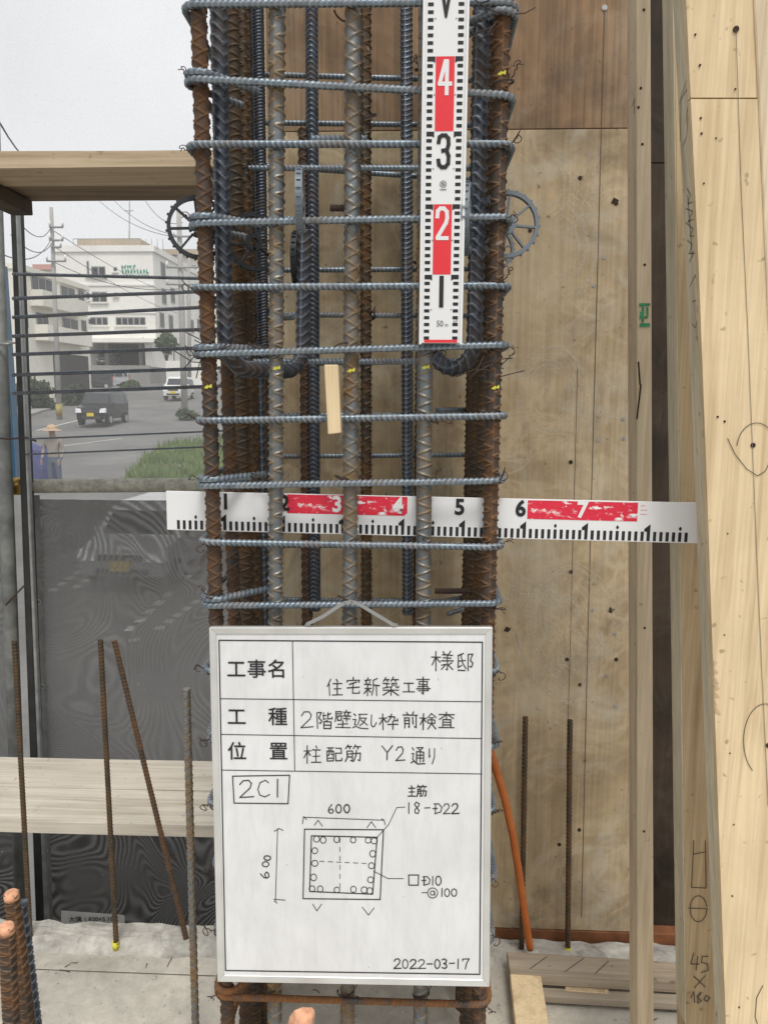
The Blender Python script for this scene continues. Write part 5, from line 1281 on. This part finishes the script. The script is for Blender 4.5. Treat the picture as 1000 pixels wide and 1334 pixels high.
tree('shrub', 245, 540, 40, 244, 536, 11, 7, 'small bush at the foot of the right hand utility pole', 'shrub', M['leaf'], 6, 1800)
tree('shrub', 228, 498, 60, 230, 491, 9, 4, 'low bush behind the white car', 'shrub', M['leaf'], 7, 1500)

# ------------------------------------------------------------------ buildings
M['render_w'] = plain('white_render', (.80, .785, .73), .85, 0, .1, .25)
M['render_c'] = plain('cream_render', (.78, .75, .66), .85, 0, .1, .25)
M['glass'] = plain('dark_window_glass', (.025, .028, .03), .35, 0, .2, 1)
M['frame'] = plain('grey_window_frame', (.30, .30, .29), .5)
M['tan'] = plain('tan_parapet', (.42, .34, .25), .85, 0, .12, .3)
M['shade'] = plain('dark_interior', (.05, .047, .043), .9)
M['sign_green'] = plain('green_sign_letters', (.05, .30, .20), .6)
def wbox(name, a, b_, m, parent, bev=0):
    q = MB(); q.box((min(a[0], b_[0]), min(a[1], b_[1]), min(a[2], b_[2])), (max(a[0], b_[0]), max(a[1], b_[1]), max(a[2], b_[2]))); return q.build(name, m, parent, bev)
def window_f(parent, x0, y0, x1, y1, Y, name='window'):     # on a facade facing the camera; picture points
    a, b_ = at(x0, y0, Y), at(x1, y1, Y)
    w_ = wbox(name, (a.x, Y - .06, b_.z), (b_.x, Y - .02, a.z), M['frame'], parent)
    n_ = max(1, round((x1 - x0) / 8)); f = .12
    for k in range(n_):
        xa, xb = a.x + (b_.x - a.x) * k / n_ + f, a.x + (b_.x - a.x) * (k + 1) / n_ - f * .5
        wbox('pane', (xa, Y - .10, b_.z + f), (xb, Y - .061, a.z - f), M['glass'], w_)
    wbox('sill', (a.x - .15, Y - .25, b_.z - .12), (b_.x + .15, Y - .02, b_.z), M['render_w'], w_)
WBY = 80.0
a, b_ = at(72, 328, WBY), at(199, 328, WBY); zg = gz(WBY)
Yb2 = 100.0
wbd = thing('white_building', ((a.x + b_.x) / 2, WBY, zg), 'large white four storey building with green lettering and a garage opening', 'building')
zr = at(150, 328, WBY).z; zgar = at(150, 444, WBY).z
wbox('wall', (a.x, WBY, zgar), (b_.x, Yb2, zr), M['render_w'], wbd)
xg0, xg1 = at(118, 460, WBY).x, at(199, 460, WBY).x
wbox('wall', (a.x, WBY + .01, zg - 1), (xg0, Yb2, zgar), M['render_w'], wbd)
wbox('wall', (xg1 - .8, WBY + .01, zg - 1), (xg1 - .01, Yb2, zgar), M['render_w'], wbd)
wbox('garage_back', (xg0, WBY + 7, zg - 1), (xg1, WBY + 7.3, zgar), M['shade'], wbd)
wbox('garage_floor', (xg0, WBY - 3, zg - 1), (xg1, WBY + 7, at(150, 476, WBY - 3).z - .02), M['pave'], wbd)
for px in (133, 178): wbox('garage_column', (at(px, 460, WBY).x - .2, WBY + 1.2, zg - .5), (at(px, 460, WBY).x + .2, WBY + 1.7, zgar), M['pave'], wbd)
wbox('plinth', (a.x - .3, WBY - 3.2, zg - 1.5), (b_.x + .3, WBY - 3.01, at(150, 476, WBY - 3).z), M['pave'], wbd)
wbox('canopy', (at(112, 446, WBY).x, WBY - 1.6, zgar - .25), (b_.x + .5, WBY - .01, zgar + .15), M['render_w'], wbd)
wbox('parapet', (a.x - .2, WBY - .2, zr), (b_.x + .2, WBY + .2, zr + .6), M['render_w'], wbd); wbox('parapet', (b_.x - .2, WBY + .21, zr), (b_.x + .2, Yb2, zr + .6), M['render_w'], wbd)
for y in (371, 407): wbox('string_course', (a.x - .01, WBY - .12, at(150, y, WBY).z - .1), (b_.x + .1, WBY - .001, at(150, y, WBY).z + .1), M['render_w'], wbd)
zt2 = at(150, 326, WBY + 5).z; zt3 = at(150, 312, WBY + 5).z
wbox('roof_box', (at(101, 320, WBY + 3).x, WBY + 3, zr), (at(183, 320, WBY + 3).x, Yb2 - 1, at(150, 311, WBY + 3).z), M['tan'], wbd)['label'] = 'tan parapet storey on the roof'
q = MB()
zq0, zq1 = at(150, 318, WBY + .5).z, at(150, 324, WBY + .5).z
for k in range(17):
    x = at(96, 320, WBY + .5).x + k * .58; q.tube([(x, WBY + .5, zr + .3), (x, WBY + .5, at(150, 311, WBY + .5).z)], .03, 5)
q.tube([(at(96, 320, WBY + .5).x, WBY + .5, at(150, 311, WBY + .5).z), (at(183, 320, WBY + .5).x, WBY + .5, at(150, 311, WBY + .5).z)], .04, 5)
q.build('railing', M['frame'], wbd)
for r_ in ((119, 347, 138, 361), (148, 348, 153, 354), (113, 340, 117, 360), (120, 380, 140, 394), (149, 381, 154, 386), (113, 380, 117, 391), (118, 413, 141, 424), (151, 413, 190, 424), (115, 415, 120, 423)): window_f(wbd, *r_, WBY)
for px, py, Y in ((208, 352, 83), (215, 385, 86), (222, 394, 89), (228, 395, 92), (208, 386, 83), (205, 417, 82), (214, 420, 85), (230, 425, 93), (240, 376, 97), (241, 402, 97), (238, 424, 96)):
    zc = at(px, py, Y).z; w_ = wbox('window', (b_.x - .01, Y - .7, zc - .8), (b_.x + .07, Y + .7, zc + .8), M['frame'], wbd); wbox('pane', (b_.x + .071, Y - .55, zc - .65), (b_.x + .10, Y + .55, zc + .65), M['glass'], w_)
q = MB(); r_ = random.Random(5)
for row, (y0, x0, x1, hh) in enumerate(((346, 158, 176, 3), (351, 159, 192, 5), (358, 160, 193, 4))):
    x = x0
    while x < x1:
        w_ = r_.uniform(2.0, 3.2)
        for st in range(3):
            xa, ya = x + r_.uniform(0, w_ * .4), y0 + r_.uniform(0, hh); p0 = at(xa, ya, WBY - .05); p1 = at(xa + r_.uniform(.5, w_ * .8), ya + r_.uniform(-1, 1), WBY - .05); q.ribbon([p0, p1], .10, Vector((1, 0, 0)), Vector((0, 0, 1)))
        p0 = at(x + w_ * .4, y0, WBY - .05); p1 = at(x + w_ * .4, y0 + hh, WBY - .05); q.ribbon([p0, p1], .10, Vector((1, 0, 0)), Vector((0, 0, 1)))
        x += w_ + 1.3
o = q.build('sign_lettering', M['sign_green'], wbd); o['kind'] = 'stuff'
# neighbour behind to the right
q = thing('far_building', at(250, 480, 125), 'pale far building just showing beyond the white one', 'building')
wbox('wall', (at(218, 340, 125).x, 125, gz(120) - 1), (at(300, 340, 125).x, 138, at(240, 333, 125).z), M['render_c'], q)
wbox('roof', (at(214, 340, 125).x, 124, at(240, 333, 125).z), (at(302, 340, 125).x, 139, at(240, 326, 125).z), M['tan'], q)
for px in (240, 250): wbox('window', (at(px, 350, 125).x, 124.9, at(px, 356, 125).z), (at(px + 6, 350, 125).x, 125.05, at(px, 346, 125).z), M['glass'], q)
q = thing('pink_roof_house', at(58, 500, 110), 'pinkish house far behind, above the left apartment house', 'house')
wbox('wall', (at(46, 350, 110).x, 110, gz(110) - 1), (at(68, 350, 110).x, 118, at(58, 352, 110).z), M['render_w'], q)
wbox('roof', (at(45, 350, 110).x, 109.5, at(58, 352, 110).z), (at(69, 350, 110).x, 118.5, at(58, 345, 110).z), plain('pink_roof', (.55, .30, .25), .8), q)
wbox('window', (at(56, 355, 110).x, 109.9, at(56, 361, 110).z), (at(62, 355, 110).x, 110.05, at(56, 355, 110).z), M['glass'], q)
# left apartment house: its long side faces right, receding
LA, LB = 50.0, 63.0
xs_ = at(24, 400, LA).x; zt_l = at(24, 350, LA).z
lap = thing('apartment_house', (xs_, (LA + LB) / 2, gz(LA)), 'cream two storey apartment house with balconies at the left of the street', 'building')
def side_x(px, Yd=None): return LA * (541 - 24) / (541 - px)      # depth of a picture column on that side
yA, yB = side_x(24), side_x(115)
wbox('wall', (xs_ - 12, yA, gz(LA) - 1), (xs_, yB, zt_l), M['render_c'], lap)
wbox('parapet', (xs_ - 12, yA - .1, zt_l), (xs_ + .25, yB + .1, zt_l + .35), M['render_c'], lap)
def zside(px, py): return at(px, py, side_x(px)).z
def side_open(p0, p1, y0, y1, name, m, parent, d=.06):
    pm = (p0 + p1) / 2; return wbox(name, (xs_ - .01, side_x(p0), zside(pm, y1)), (xs_ + d, side_x(p1), zside(pm, y0)), m, parent)
for p0, p1, y0, y1 in ((43, 70, 362, 387), (81, 99, 374, 396), (104, 111, 378, 398), (47, 62, 408, 428), (81, 101, 415, 434), (106, 112, 417, 433), (27, 33, 360, 384), (30, 35, 405, 427)):
    w_ = side_open(p0, p1, y0, y1, 'window', M['frame'], lap)
    n_ = max(1, round((p1 - p0) / 8))
    for k in range(n_):
        pa, pb = p0 + (p1 - p0) * (k + .1) / n_, p0 + (p1 - p0) * (k + .9) / n_
        wbox('pane', (xs_ + .061, side_x(pa), zside((p0 + p1) / 2, y1 - 1)), (xs_ + .085, side_x(pb), zside((p0 + p1) / 2, y0 + 1)), M['glass'], w_)
for p0, p1, y in ((40, 101, 388), (44, 104, 430)):
    zz = zside(70, y); wbox('balcony', (xs_ + .001, side_x(p0), zz - .9), (xs_ + .9, side_x(p1), zz + .15), M['render_c'], lap)
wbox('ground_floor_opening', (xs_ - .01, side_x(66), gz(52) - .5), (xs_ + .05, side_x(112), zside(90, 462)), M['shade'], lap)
# garden wall and low gate by the house
q = MB(); A = [gp(x, y) for x, y in ((22, 524), (36, 520), (62, 513))]
for p, r_ in zip(A[:-1], A[1:]):
    for zz in (0,): q.hexa([p, r_, r_ + Vector((0, .2, 0)), p + Vector((0, .2, 0)), p + Vector((0, 0, 1.5)), r_ + Vector((0, 0, 1.5)), r_ + Vector((0, .2, 1.5)), p + Vector((0, .2, 1.5))])
tag(q.build('garden_wall', M['render_w']), 'low white garden wall in front of the apartment house', 'wall')
q = MB(); a = at(216, 471, 72); q.box((a.x, 72, gz(72) - .2), (at(262, 471, 72).x, 72.3, at(240, 470, 72).z)); tag(q.build('low_wall', M['render_w']), 'low white wall right of the rounded tree', 'wall')
q = MB(); a = at(102, 451, 62); q.box((a.x, 62, at(106, 457, 62).z), (at(111, 451, 62).x, 62.05, at(106, 451, 62).z)); q.tube([at(106, 452, 62.1), Vector((at(106, 452, 62.1).x, 62.1, gz(62)))], .04, 6)
tag(q.build('blue_sign', plain('blue_sign_face', (.06, .10, .30), .6)), 'small blue sign near the parked cars', 'sign')

# ------------------------------------------------------------------ utility poles and wires
M['pole'] = concrete('pole_concrete', (.42, .41, .38), .8, dark=.8)
def pole(px, pyt, Y, label, arms=(), r=.17, pxt=None):
    b_ = Vector((at(px, 515, Y).x, Y, gz(Y))); t = at(pxt or px, pyt, Y)
    p = thing('utility_pole', b_, label, 'utility pole', 'utility poles along the street')
    q = MB(); q.tube([b_, b_.lerp(t, .5), t], [r * 1.15, r, r * .75], 12); q.build('pole', M['pole'], p)
    for zy, half, m in arms:
        z_ = at(px, zy, Y).z; x_ = at(px, zy, Y).x; q = MB(); q.tube([(x_ - half, Y - .2, z_), (x_ + half, Y - .2, z_)], .055, 6); q.build('crossarm', M['frame'], p)
        for k in (-1, 1):
            q = MB(); q.tube([(x_ + half * k * .95, Y - .2, z_ + .05), (x_ + half * k * .95, Y - .2, z_ + .32)], [.06, .045], 6); q.build('insulator', M['render_w'], p)
    return p
p1 = pole(76, 270, 40, 'tall concrete utility pole in front of the apartment house', ((297, .35, 0), (314, .35, 0), (323, .25, 0), (341, .5, 0)), .12, 67)
q = MB(); a = at(77, 512, 40); q.tube([(a.x, 39.9, gz(40) + .2), (a.x, 39.9, gz(40) + .8)], .16, 12); q.build('yellow_guard', plain('yellow_guard_tape', (.36, .29, .09), .8), p1)
pole(240, 275, 42, 'utility pole with transformer near the cage', ((309, .5, 0), (349, .9, 0), (371, .9, 0)), .16, 233)
pole(247, 330, 60, 'thinner utility pole just right of the transformer one', (), .14, 246)
pole(169, 262, 120, 'far thin pole above the white building', ((275, .6, 0),), .12)
for k, (pa, Ya, pb, Yb_) in enumerate((((67, 296), 40, (20, 283), 22), ((69, 315), 40, (15, 306), 22), ((69, 300), 40, (235, 385), 90), ((69, 320), 40, (240, 410), 90), ((130, 262), 60, (236, 310), 42), ((150, 262), 60, (240, 308), 42), ((190, 262), 50, (238, 290), 42), ((72, 342), 40, (236, 376), 42), ((68, 310), 40, (0, 330), 20), ((0, 160), 14, (60, 200), 30))):
    a, b_ = at(*pa, Ya), at(*pb, Yb_); q = MB(); q.tube([a.lerp(b_, t) - Vector((0, 0, .5 * (1 - (2 * t - 1) ** 2))) for t in np.linspace(0, 1, 12)], .018, 5)
    tag(q.build('overhead_wire', M['steel_dark']), ['overhead wire from the tall pole rising to upper left', 'overhead wire from the tall pole, lower one to the left', 'overhead wire from the tall pole falling to the right', 'lower overhead wire from the tall pole falling to the right', 'long overhead wire sloping to the transformer pole, left one', 'long overhead wire sloping to the transformer pole, middle one', 'short overhead wire beside the dark spacer', 'overhead wire across the white building to the transformer pole', 'overhead wire leaving the tall pole past the scaffold upright', 'thin wire in the white sky above the high plank'][k], 'wire', 'overhead wires')

# ------------------------------------------------------------------ cars
M['tyre'] = plain('tyre_rubber', (.02, .02, .02), .8); M['rim'] = plain('wheel_rim', (.45, .45, .45), .35, .5)
M['plate_y'] = plain('yellow_plate', (.65, .48, .03), .5); M['lamp'] = plain('headlamp_lens', (.75, .76, .78), .15)
M['lamp_r'] = plain('tail_lamp', (.35, .02, .02), .3); M['cglass'] = plain('car_glass', (.03, .035, .04), .25)
def paint(name, c):
    m, nt, b = _mat(name, .25, .1, .5); b.inputs['Base Color'].default_value = c4(c); b.inputs['Coat Weight'].default_value = .15; return m
P_BLACK, P_WHITE, P_SIL = paint('black_car_paint', (.008, .008, .009)), paint('white_car_paint', (.72, .72, .70)), paint('silver_car_paint', (.42, .43, .44))
PROF = [(-1.68, .30), (-1.70, .62), (-1.62, .86), (-1.02, 1.00), (-.62, 1.52), (-.25, 1.63), (1.15, 1.62), (1.52, 1.50), (1.66, .95), (1.68, .32)]   # x along the car, front at -x
def car(p, rz, m, label, plate='plate_y', sc=(1, 1, 1), cat='car'):
    t = thing('parked_car' if 'parked' in label else 'car', p, label, cat)
    Wd = .73
    def rot(v): return Vector(p) + Matrix.Rotation(rz, 3, 'Z') @ Vector((v[0] * sc[0], v[1] * sc[1], v[2] * sc[2]))
    def wd(z): return Wd if z < .95 else Wd - (z - .95) * .17
    q = MB(); n_ = len(PROF)
    Lf = [rot((x, -wd(z) + (.07 if abs(x) > 1.55 else 0), z)) for x, z in PROF]; Rt = [rot((x, wd(z) - (.07 if abs(x) > 1.55 else 0), z)) for x, z in PROF]
    q.poly(Lf); q.poly(Rt[::-1])
    for k in range(n_): j = (k + 1) % n_; q.poly([Lf[k], Rt[k], Rt[j], Lf[j]][::-1])
    body = q.build('body', m, t, .035)
    for s_ in (-1, 1):
        for xs2 in ((-.60, -.28, .32, .30), (.36, .38, 1.02, 1.10)):
            q = MB(); zl, zh = 1.02, 1.48; pts = [(xs2[0] - .22 if xs2[0] < 0 else xs2[0], zl), (xs2[2], zl), (xs2[3], zh), (xs2[1], zh)]
            q.poly([rot((x, s_ * (wd(z) + .012), z)) for x, z in pts][::-s_]); q.build('side_window', M['cglass'], t)
        q = MB(); q.poly([rot((1.16, s_ * (wd(1.02) + .012), 1.05)), rot((1.48, s_ * (wd(1.02) + .012), 1.05)), rot((1.40, s_ * (wd(1.45) + .012), 1.44)), rot((1.16, s_ * (wd(1.45) + .012), 1.46))][::-s_]); q.build('side_window', M['cglass'], t)
        for x in (-1.12, 1.10):
            q = MB(); q.tube([rot((x, s_ * (Wd - .16), .28)), rot((x, s_ * (Wd + .015), .28))], .28 * sc[2], 16); w_ = q.build('wheel', M['tyre'], t)
            q = MB(); q.tube([rot((x, s_ * (Wd + .016), .28)), rot((x, s_ * (Wd + .03), .28))], .17 * sc[2], 12); q.build('rim', M['rim'], w_)
        q = MB(); q.hexa([rot((-1.70, s_ * .70, .62)), rot((-1.71, s_ * .42, .62)), rot((-1.60, s_ * .42, .62)), rot((-1.52, s_ * .70, .62)), rot((-1.67, s_ * .70, .84)), rot((-1.68, s_ * .46, .80)), rot((-1.58, s_ * .46, .80)), rot((-1.50, s_ * .70, .84))]); q.build('headlight', M['lamp'], t)
        q = MB(); q.obox(rot((-.72, s_ * (Wd + .10), 1.02)), Vector((.05, 0, 0)), Vector((0, .09, 0)), Vector((0, 0, .07))); q.build('mirror', m, t, .02)
        q = MB(); q.obox(rot((1.66, s_ * .62, .95)), Vector((.03, .0, 0)), Vector((0, .07, 0)), Vector((0, 0, .22))); q.build('tail_light', M['lamp_r'], t)
    def quad(name, pts, mm): qq = MB(); qq.poly([rot(v) for v in pts]); return qq.build(name, mm, t)
    quad('windscreen', [(-.995, -.60, 1.05), (-.995, .60, 1.05), (-.665, .55, 1.49), (-.665, -.55, 1.49)][::-1], M['cglass'])
    quad('rear_window', [(1.665, -.55, 1.02), (1.665, .55, 1.02), (1.56, .50, 1.44), (1.56, -.50, 1.44)], M['cglass'])
    quad('grille', [(-1.712, -.36, .64), (-1.712, .36, .64), (-1.695, .36, .76), (-1.695, -.36, .76)][::-1], M['shade'])
    quad('air_intake', [(-1.70, -.45, .34), (-1.70, .45, .34), (-1.712, .45, .46), (-1.712, -.45, .46)][::-1], M['shade'])
    qq = MB(); qq.obox(rot((-1.725, 0, .53)), Matrix.Rotation(rz, 3, 'Z') @ Vector((.012, 0, 0)), Matrix.Rotation(rz, 3, 'Z') @ Vector((0, .165 * sc[1], 0)), Vector((0, 0, .083))); qq.build('number_plate', M[plate], t)
    return t
def on_ground(px, py): p = gp(px, py); return Vector((p.x, p.y, gz(p.y)))
car(on_ground(136, 553), math.radians(92), P_BLACK, 'black boxy small car with yellow plate driving on the street')
car(on_ground(234, 521), math.radians(93), P_WHITE, 'white small car with yellow plate standing on the far right of the street')
car(on_ground(121, 507), math.radians(25), paint('dark_grey_car_paint', (.04, .04, .045)), 'dark parked car before the garage, left of the light one', 'render_w')
car(on_ground(143, 505), math.radians(35), P_SIL, 'light silver parked car before the garage', 'render_w')
car(on_ground(214, 738), math.radians(86), P_SIL, 'pale low car dimly seen through the grey netting', 'plate_y', (1.0, 1.0, .74))
car(Vector((at(146, 470, 84).x, 83, at(150, 475, WBY - 3).z)), math.radians(90), P_SIL, 'car parked inside the garage of the white building', 'render_w')

# ------------------------------------------------------------------ person with a straw hat
PYd = 20.0; pb = Vector((at(70, 590, PYd).x, PYd, gz(PYd)))
def skin_body(name, joints, edges, m_, parent, loc):
    me = bpy.data.meshes.new(name); me.from_pydata([j[:3] for j in joints], edges, []); ob = bpy.data.objects.new(name, me); COL.objects.link(ob)
    md = ob.modifiers.new('skin', 'SKIN'); 
    for v, j in zip(me.skin_vertices[0].data, joints): v.radius = (j[3], j[4] if len(j) > 4 else j[3])
    me.skin_vertices[0].data[0].use_root = True
    sd_ = ob.modifiers.new('sub', 'SUBSURF'); sd_.levels = 2; sd_.render_levels = 2
    dg = bpy.context.evaluated_depsgraph_get(); me2 = bpy.data.meshes.new_from_object(ob.evaluated_get(dg)); bpy.data.objects.remove(ob)
    for pgn in me2.polygons: pgn.use_smooth = True
    me2.materials.clear(); return put(name, me2, m_, parent, loc)
def cloth_mat():
    m, nt, b = _mat('work_clothes', .9)
    z_ = N(nt, 'ShaderNodeSeparateXYZ', {0: N(nt, 'ShaderNodeTexCoord').outputs['Object']}).outputs[2]
    c = N(nt, 'ShaderNodeMath', {0: z_, 1: 2.0}, operation='DIVIDE').outputs[0]
    r_ = ramp(nt, c, [(0, (.03, .03, .03)), (.045, (.10, .12, .16)), (.47, (.27, .235, .20)), (.725, (.30, .18, .12)), (.9, (.05, .04, .03))])
    for l in nt.nodes:
        if l.bl_idname == 'ShaderNodeValToRGB': l.color_ramp.interpolation = 'CONSTANT'
    setc(nt, b, r_); return m
per = thing('person', pb, 'person in a straw hat, tan jacket and dark blue trousers standing by the road', 'person')
J = [(0, 0, .92, .15, .11), (0, 0, 1.12, .14, .10), (0, 0, 1.34, .18, .11), (0, 0, 1.46, .06, .06), (0, -.02, 1.58, .085, .10), (0, -.02, 1.68, .07, .085),
     (-.20, 0, 1.38, .065, .06), (-.27, .02, 1.12, .05, .05), (-.24, -.14, .92, .04, .04), (-.23, -.2, .85, .035, .03), (.20, 0, 1.38, .065, .06), (.27, .02, 1.12, .05, .05), (.25, -.12, .90, .04, .04), (.24, -.18, .83, .035, .03),
     (-.10, 0, .82, .10, .09), (-.11, -.02, .46, .07, .07), (-.11, .03, .08, .045, .05), (-.12, -.12, .03, .04, .03), (.10, 0, .82, .10, .09), (.12, .0, .46, .07, .07), (.12, .05, .08, .045, .05), (.13, -.1, .03, .04, .03)]
E = [(0, 1), (1, 2), (2, 3), (3, 4), (4, 5), (2, 6), (6, 7), (7, 8), (8, 9), (2, 10), (10, 11), (11, 12), (12, 13), (0, 14), (14, 15), (15, 16), (16, 17), (0, 18), (18, 19), (19, 20), (20, 21)]
skin_body('body', J, E, cloth_mat(), per, pb)
q = MB(); c = pb + Vector((0, -.02, 1.67))
for ra, rb_, za, zb2 in ((.26, .14, -.03, .0), (.14, .125, .0, .07), (.125, .07, .07, .12), (.07, .001, .12, .13)):
    for k in range(18):
        a0, a1 = 2 * math.pi * k / 18, 2 * math.pi * (k + 1) / 18; f_ = lambda r_, a_, z_: c + Vector((r_ * math.cos(a_), r_ * math.sin(a_), z_))
        q.poly([f_(ra, a0, za), f_(ra, a1, za), f_(rb_, a1, zb2), f_(rb_, a0, zb2)], True)
q.build('straw_hat', plain('straw', (.48, .34, .22), .9, 0, .2, 20), per)
for s_ in (-1, 1):          # hands: palm and five bent fingers
    q = MB(); hc = pb + Vector((s_ * .235, -.205, .83)); q.obox(hc, (.012, 0, 0), (0, .03, .015), (0, -.02, .04))
    for k in range(4): a = hc + Vector((0, -.035 + .02 * k, -.04)); q.tube([a, a + Vector((0, -.012, -.035)), a + Vector((-s_ * .015, -.004, -.06 + .006 * abs(k - 1.5)))], [.009, .009, .007], 6)
    a = hc + Vector((-s_ * .005, -.035, .01)); q.tube([a, a + Vector((-s_ * .02, -.03, -.02)), a + Vector((-s_ * .03, -.035, -.045))], [.010, .009, .007], 6)
    q.build('hand', plain('skin', (.42, .26, .18), .6), per)
# blue load beside the person, blue banner at the upright
q = MB(); c = on_ground(47, 640); c = Vector((at(50, 600, 20.8).x, 20.8, gz(20.8)))
pr = [(.50, 0), (.56, .5), (.50, 1.0), (.42, 1.12), (.2, 1.15)]; rg = [[c + Vector((r_ * math.cos(a_) * 1.0, r_ * .7 * math.sin(a_), z_ + .06 * math.sin(a_ * 3))) for a_ in np.linspace(0, 6.283, 13)[:-1]] for r_, z_ in pr]
for a, b_ in zip(rg[:-1], rg[1:]):
    for k in range(12): q.poly([a[k], a[(k + 1) % 12], b_[(k + 1) % 12], b_[k]], True)
q.poly(rg[-1]); tag(q.build('blue_bag', M['blue_dull']), 'large dull blue bulk bag beside the person in the straw hat', 'bag')
bnr = thing('blue_banner', at(28, 700, 3.3), 'bright blue banner with white figures beside the scaffold upright', 'banner')
A, B_ = at(21, 618, 3.3), at(36, 583, 3.3)
q = MB(); q.hexa([A, at(37, 617, 3.3), at(37, 617, 3.3) + Vector((0, .01, 0)), A + Vector((0, .01, 0)), at(19, 583, 3.3), at(34, 583, 3.3), at(34, 583, 3.3) + Vector((0, .01, 0)), at(19, 583, 3.3) + Vector((0, .01, 0))]); q.build('cloth', M['blue'], bnr)
q = MB()
for st in ([(24, 598), (24, 604)], [(24, 601), (27, 599)], [(27, 597), (28, 604)], [(30, 599), (33, 599), (31, 603)], [(24, 608), (33, 607)]): q.ribbon([at(x, y, 3.297) for x, y in st], .004, Vector((1, 0, 0)), Vector((0, 0, 1)))
q.build('lettering', M['white'], bnr)
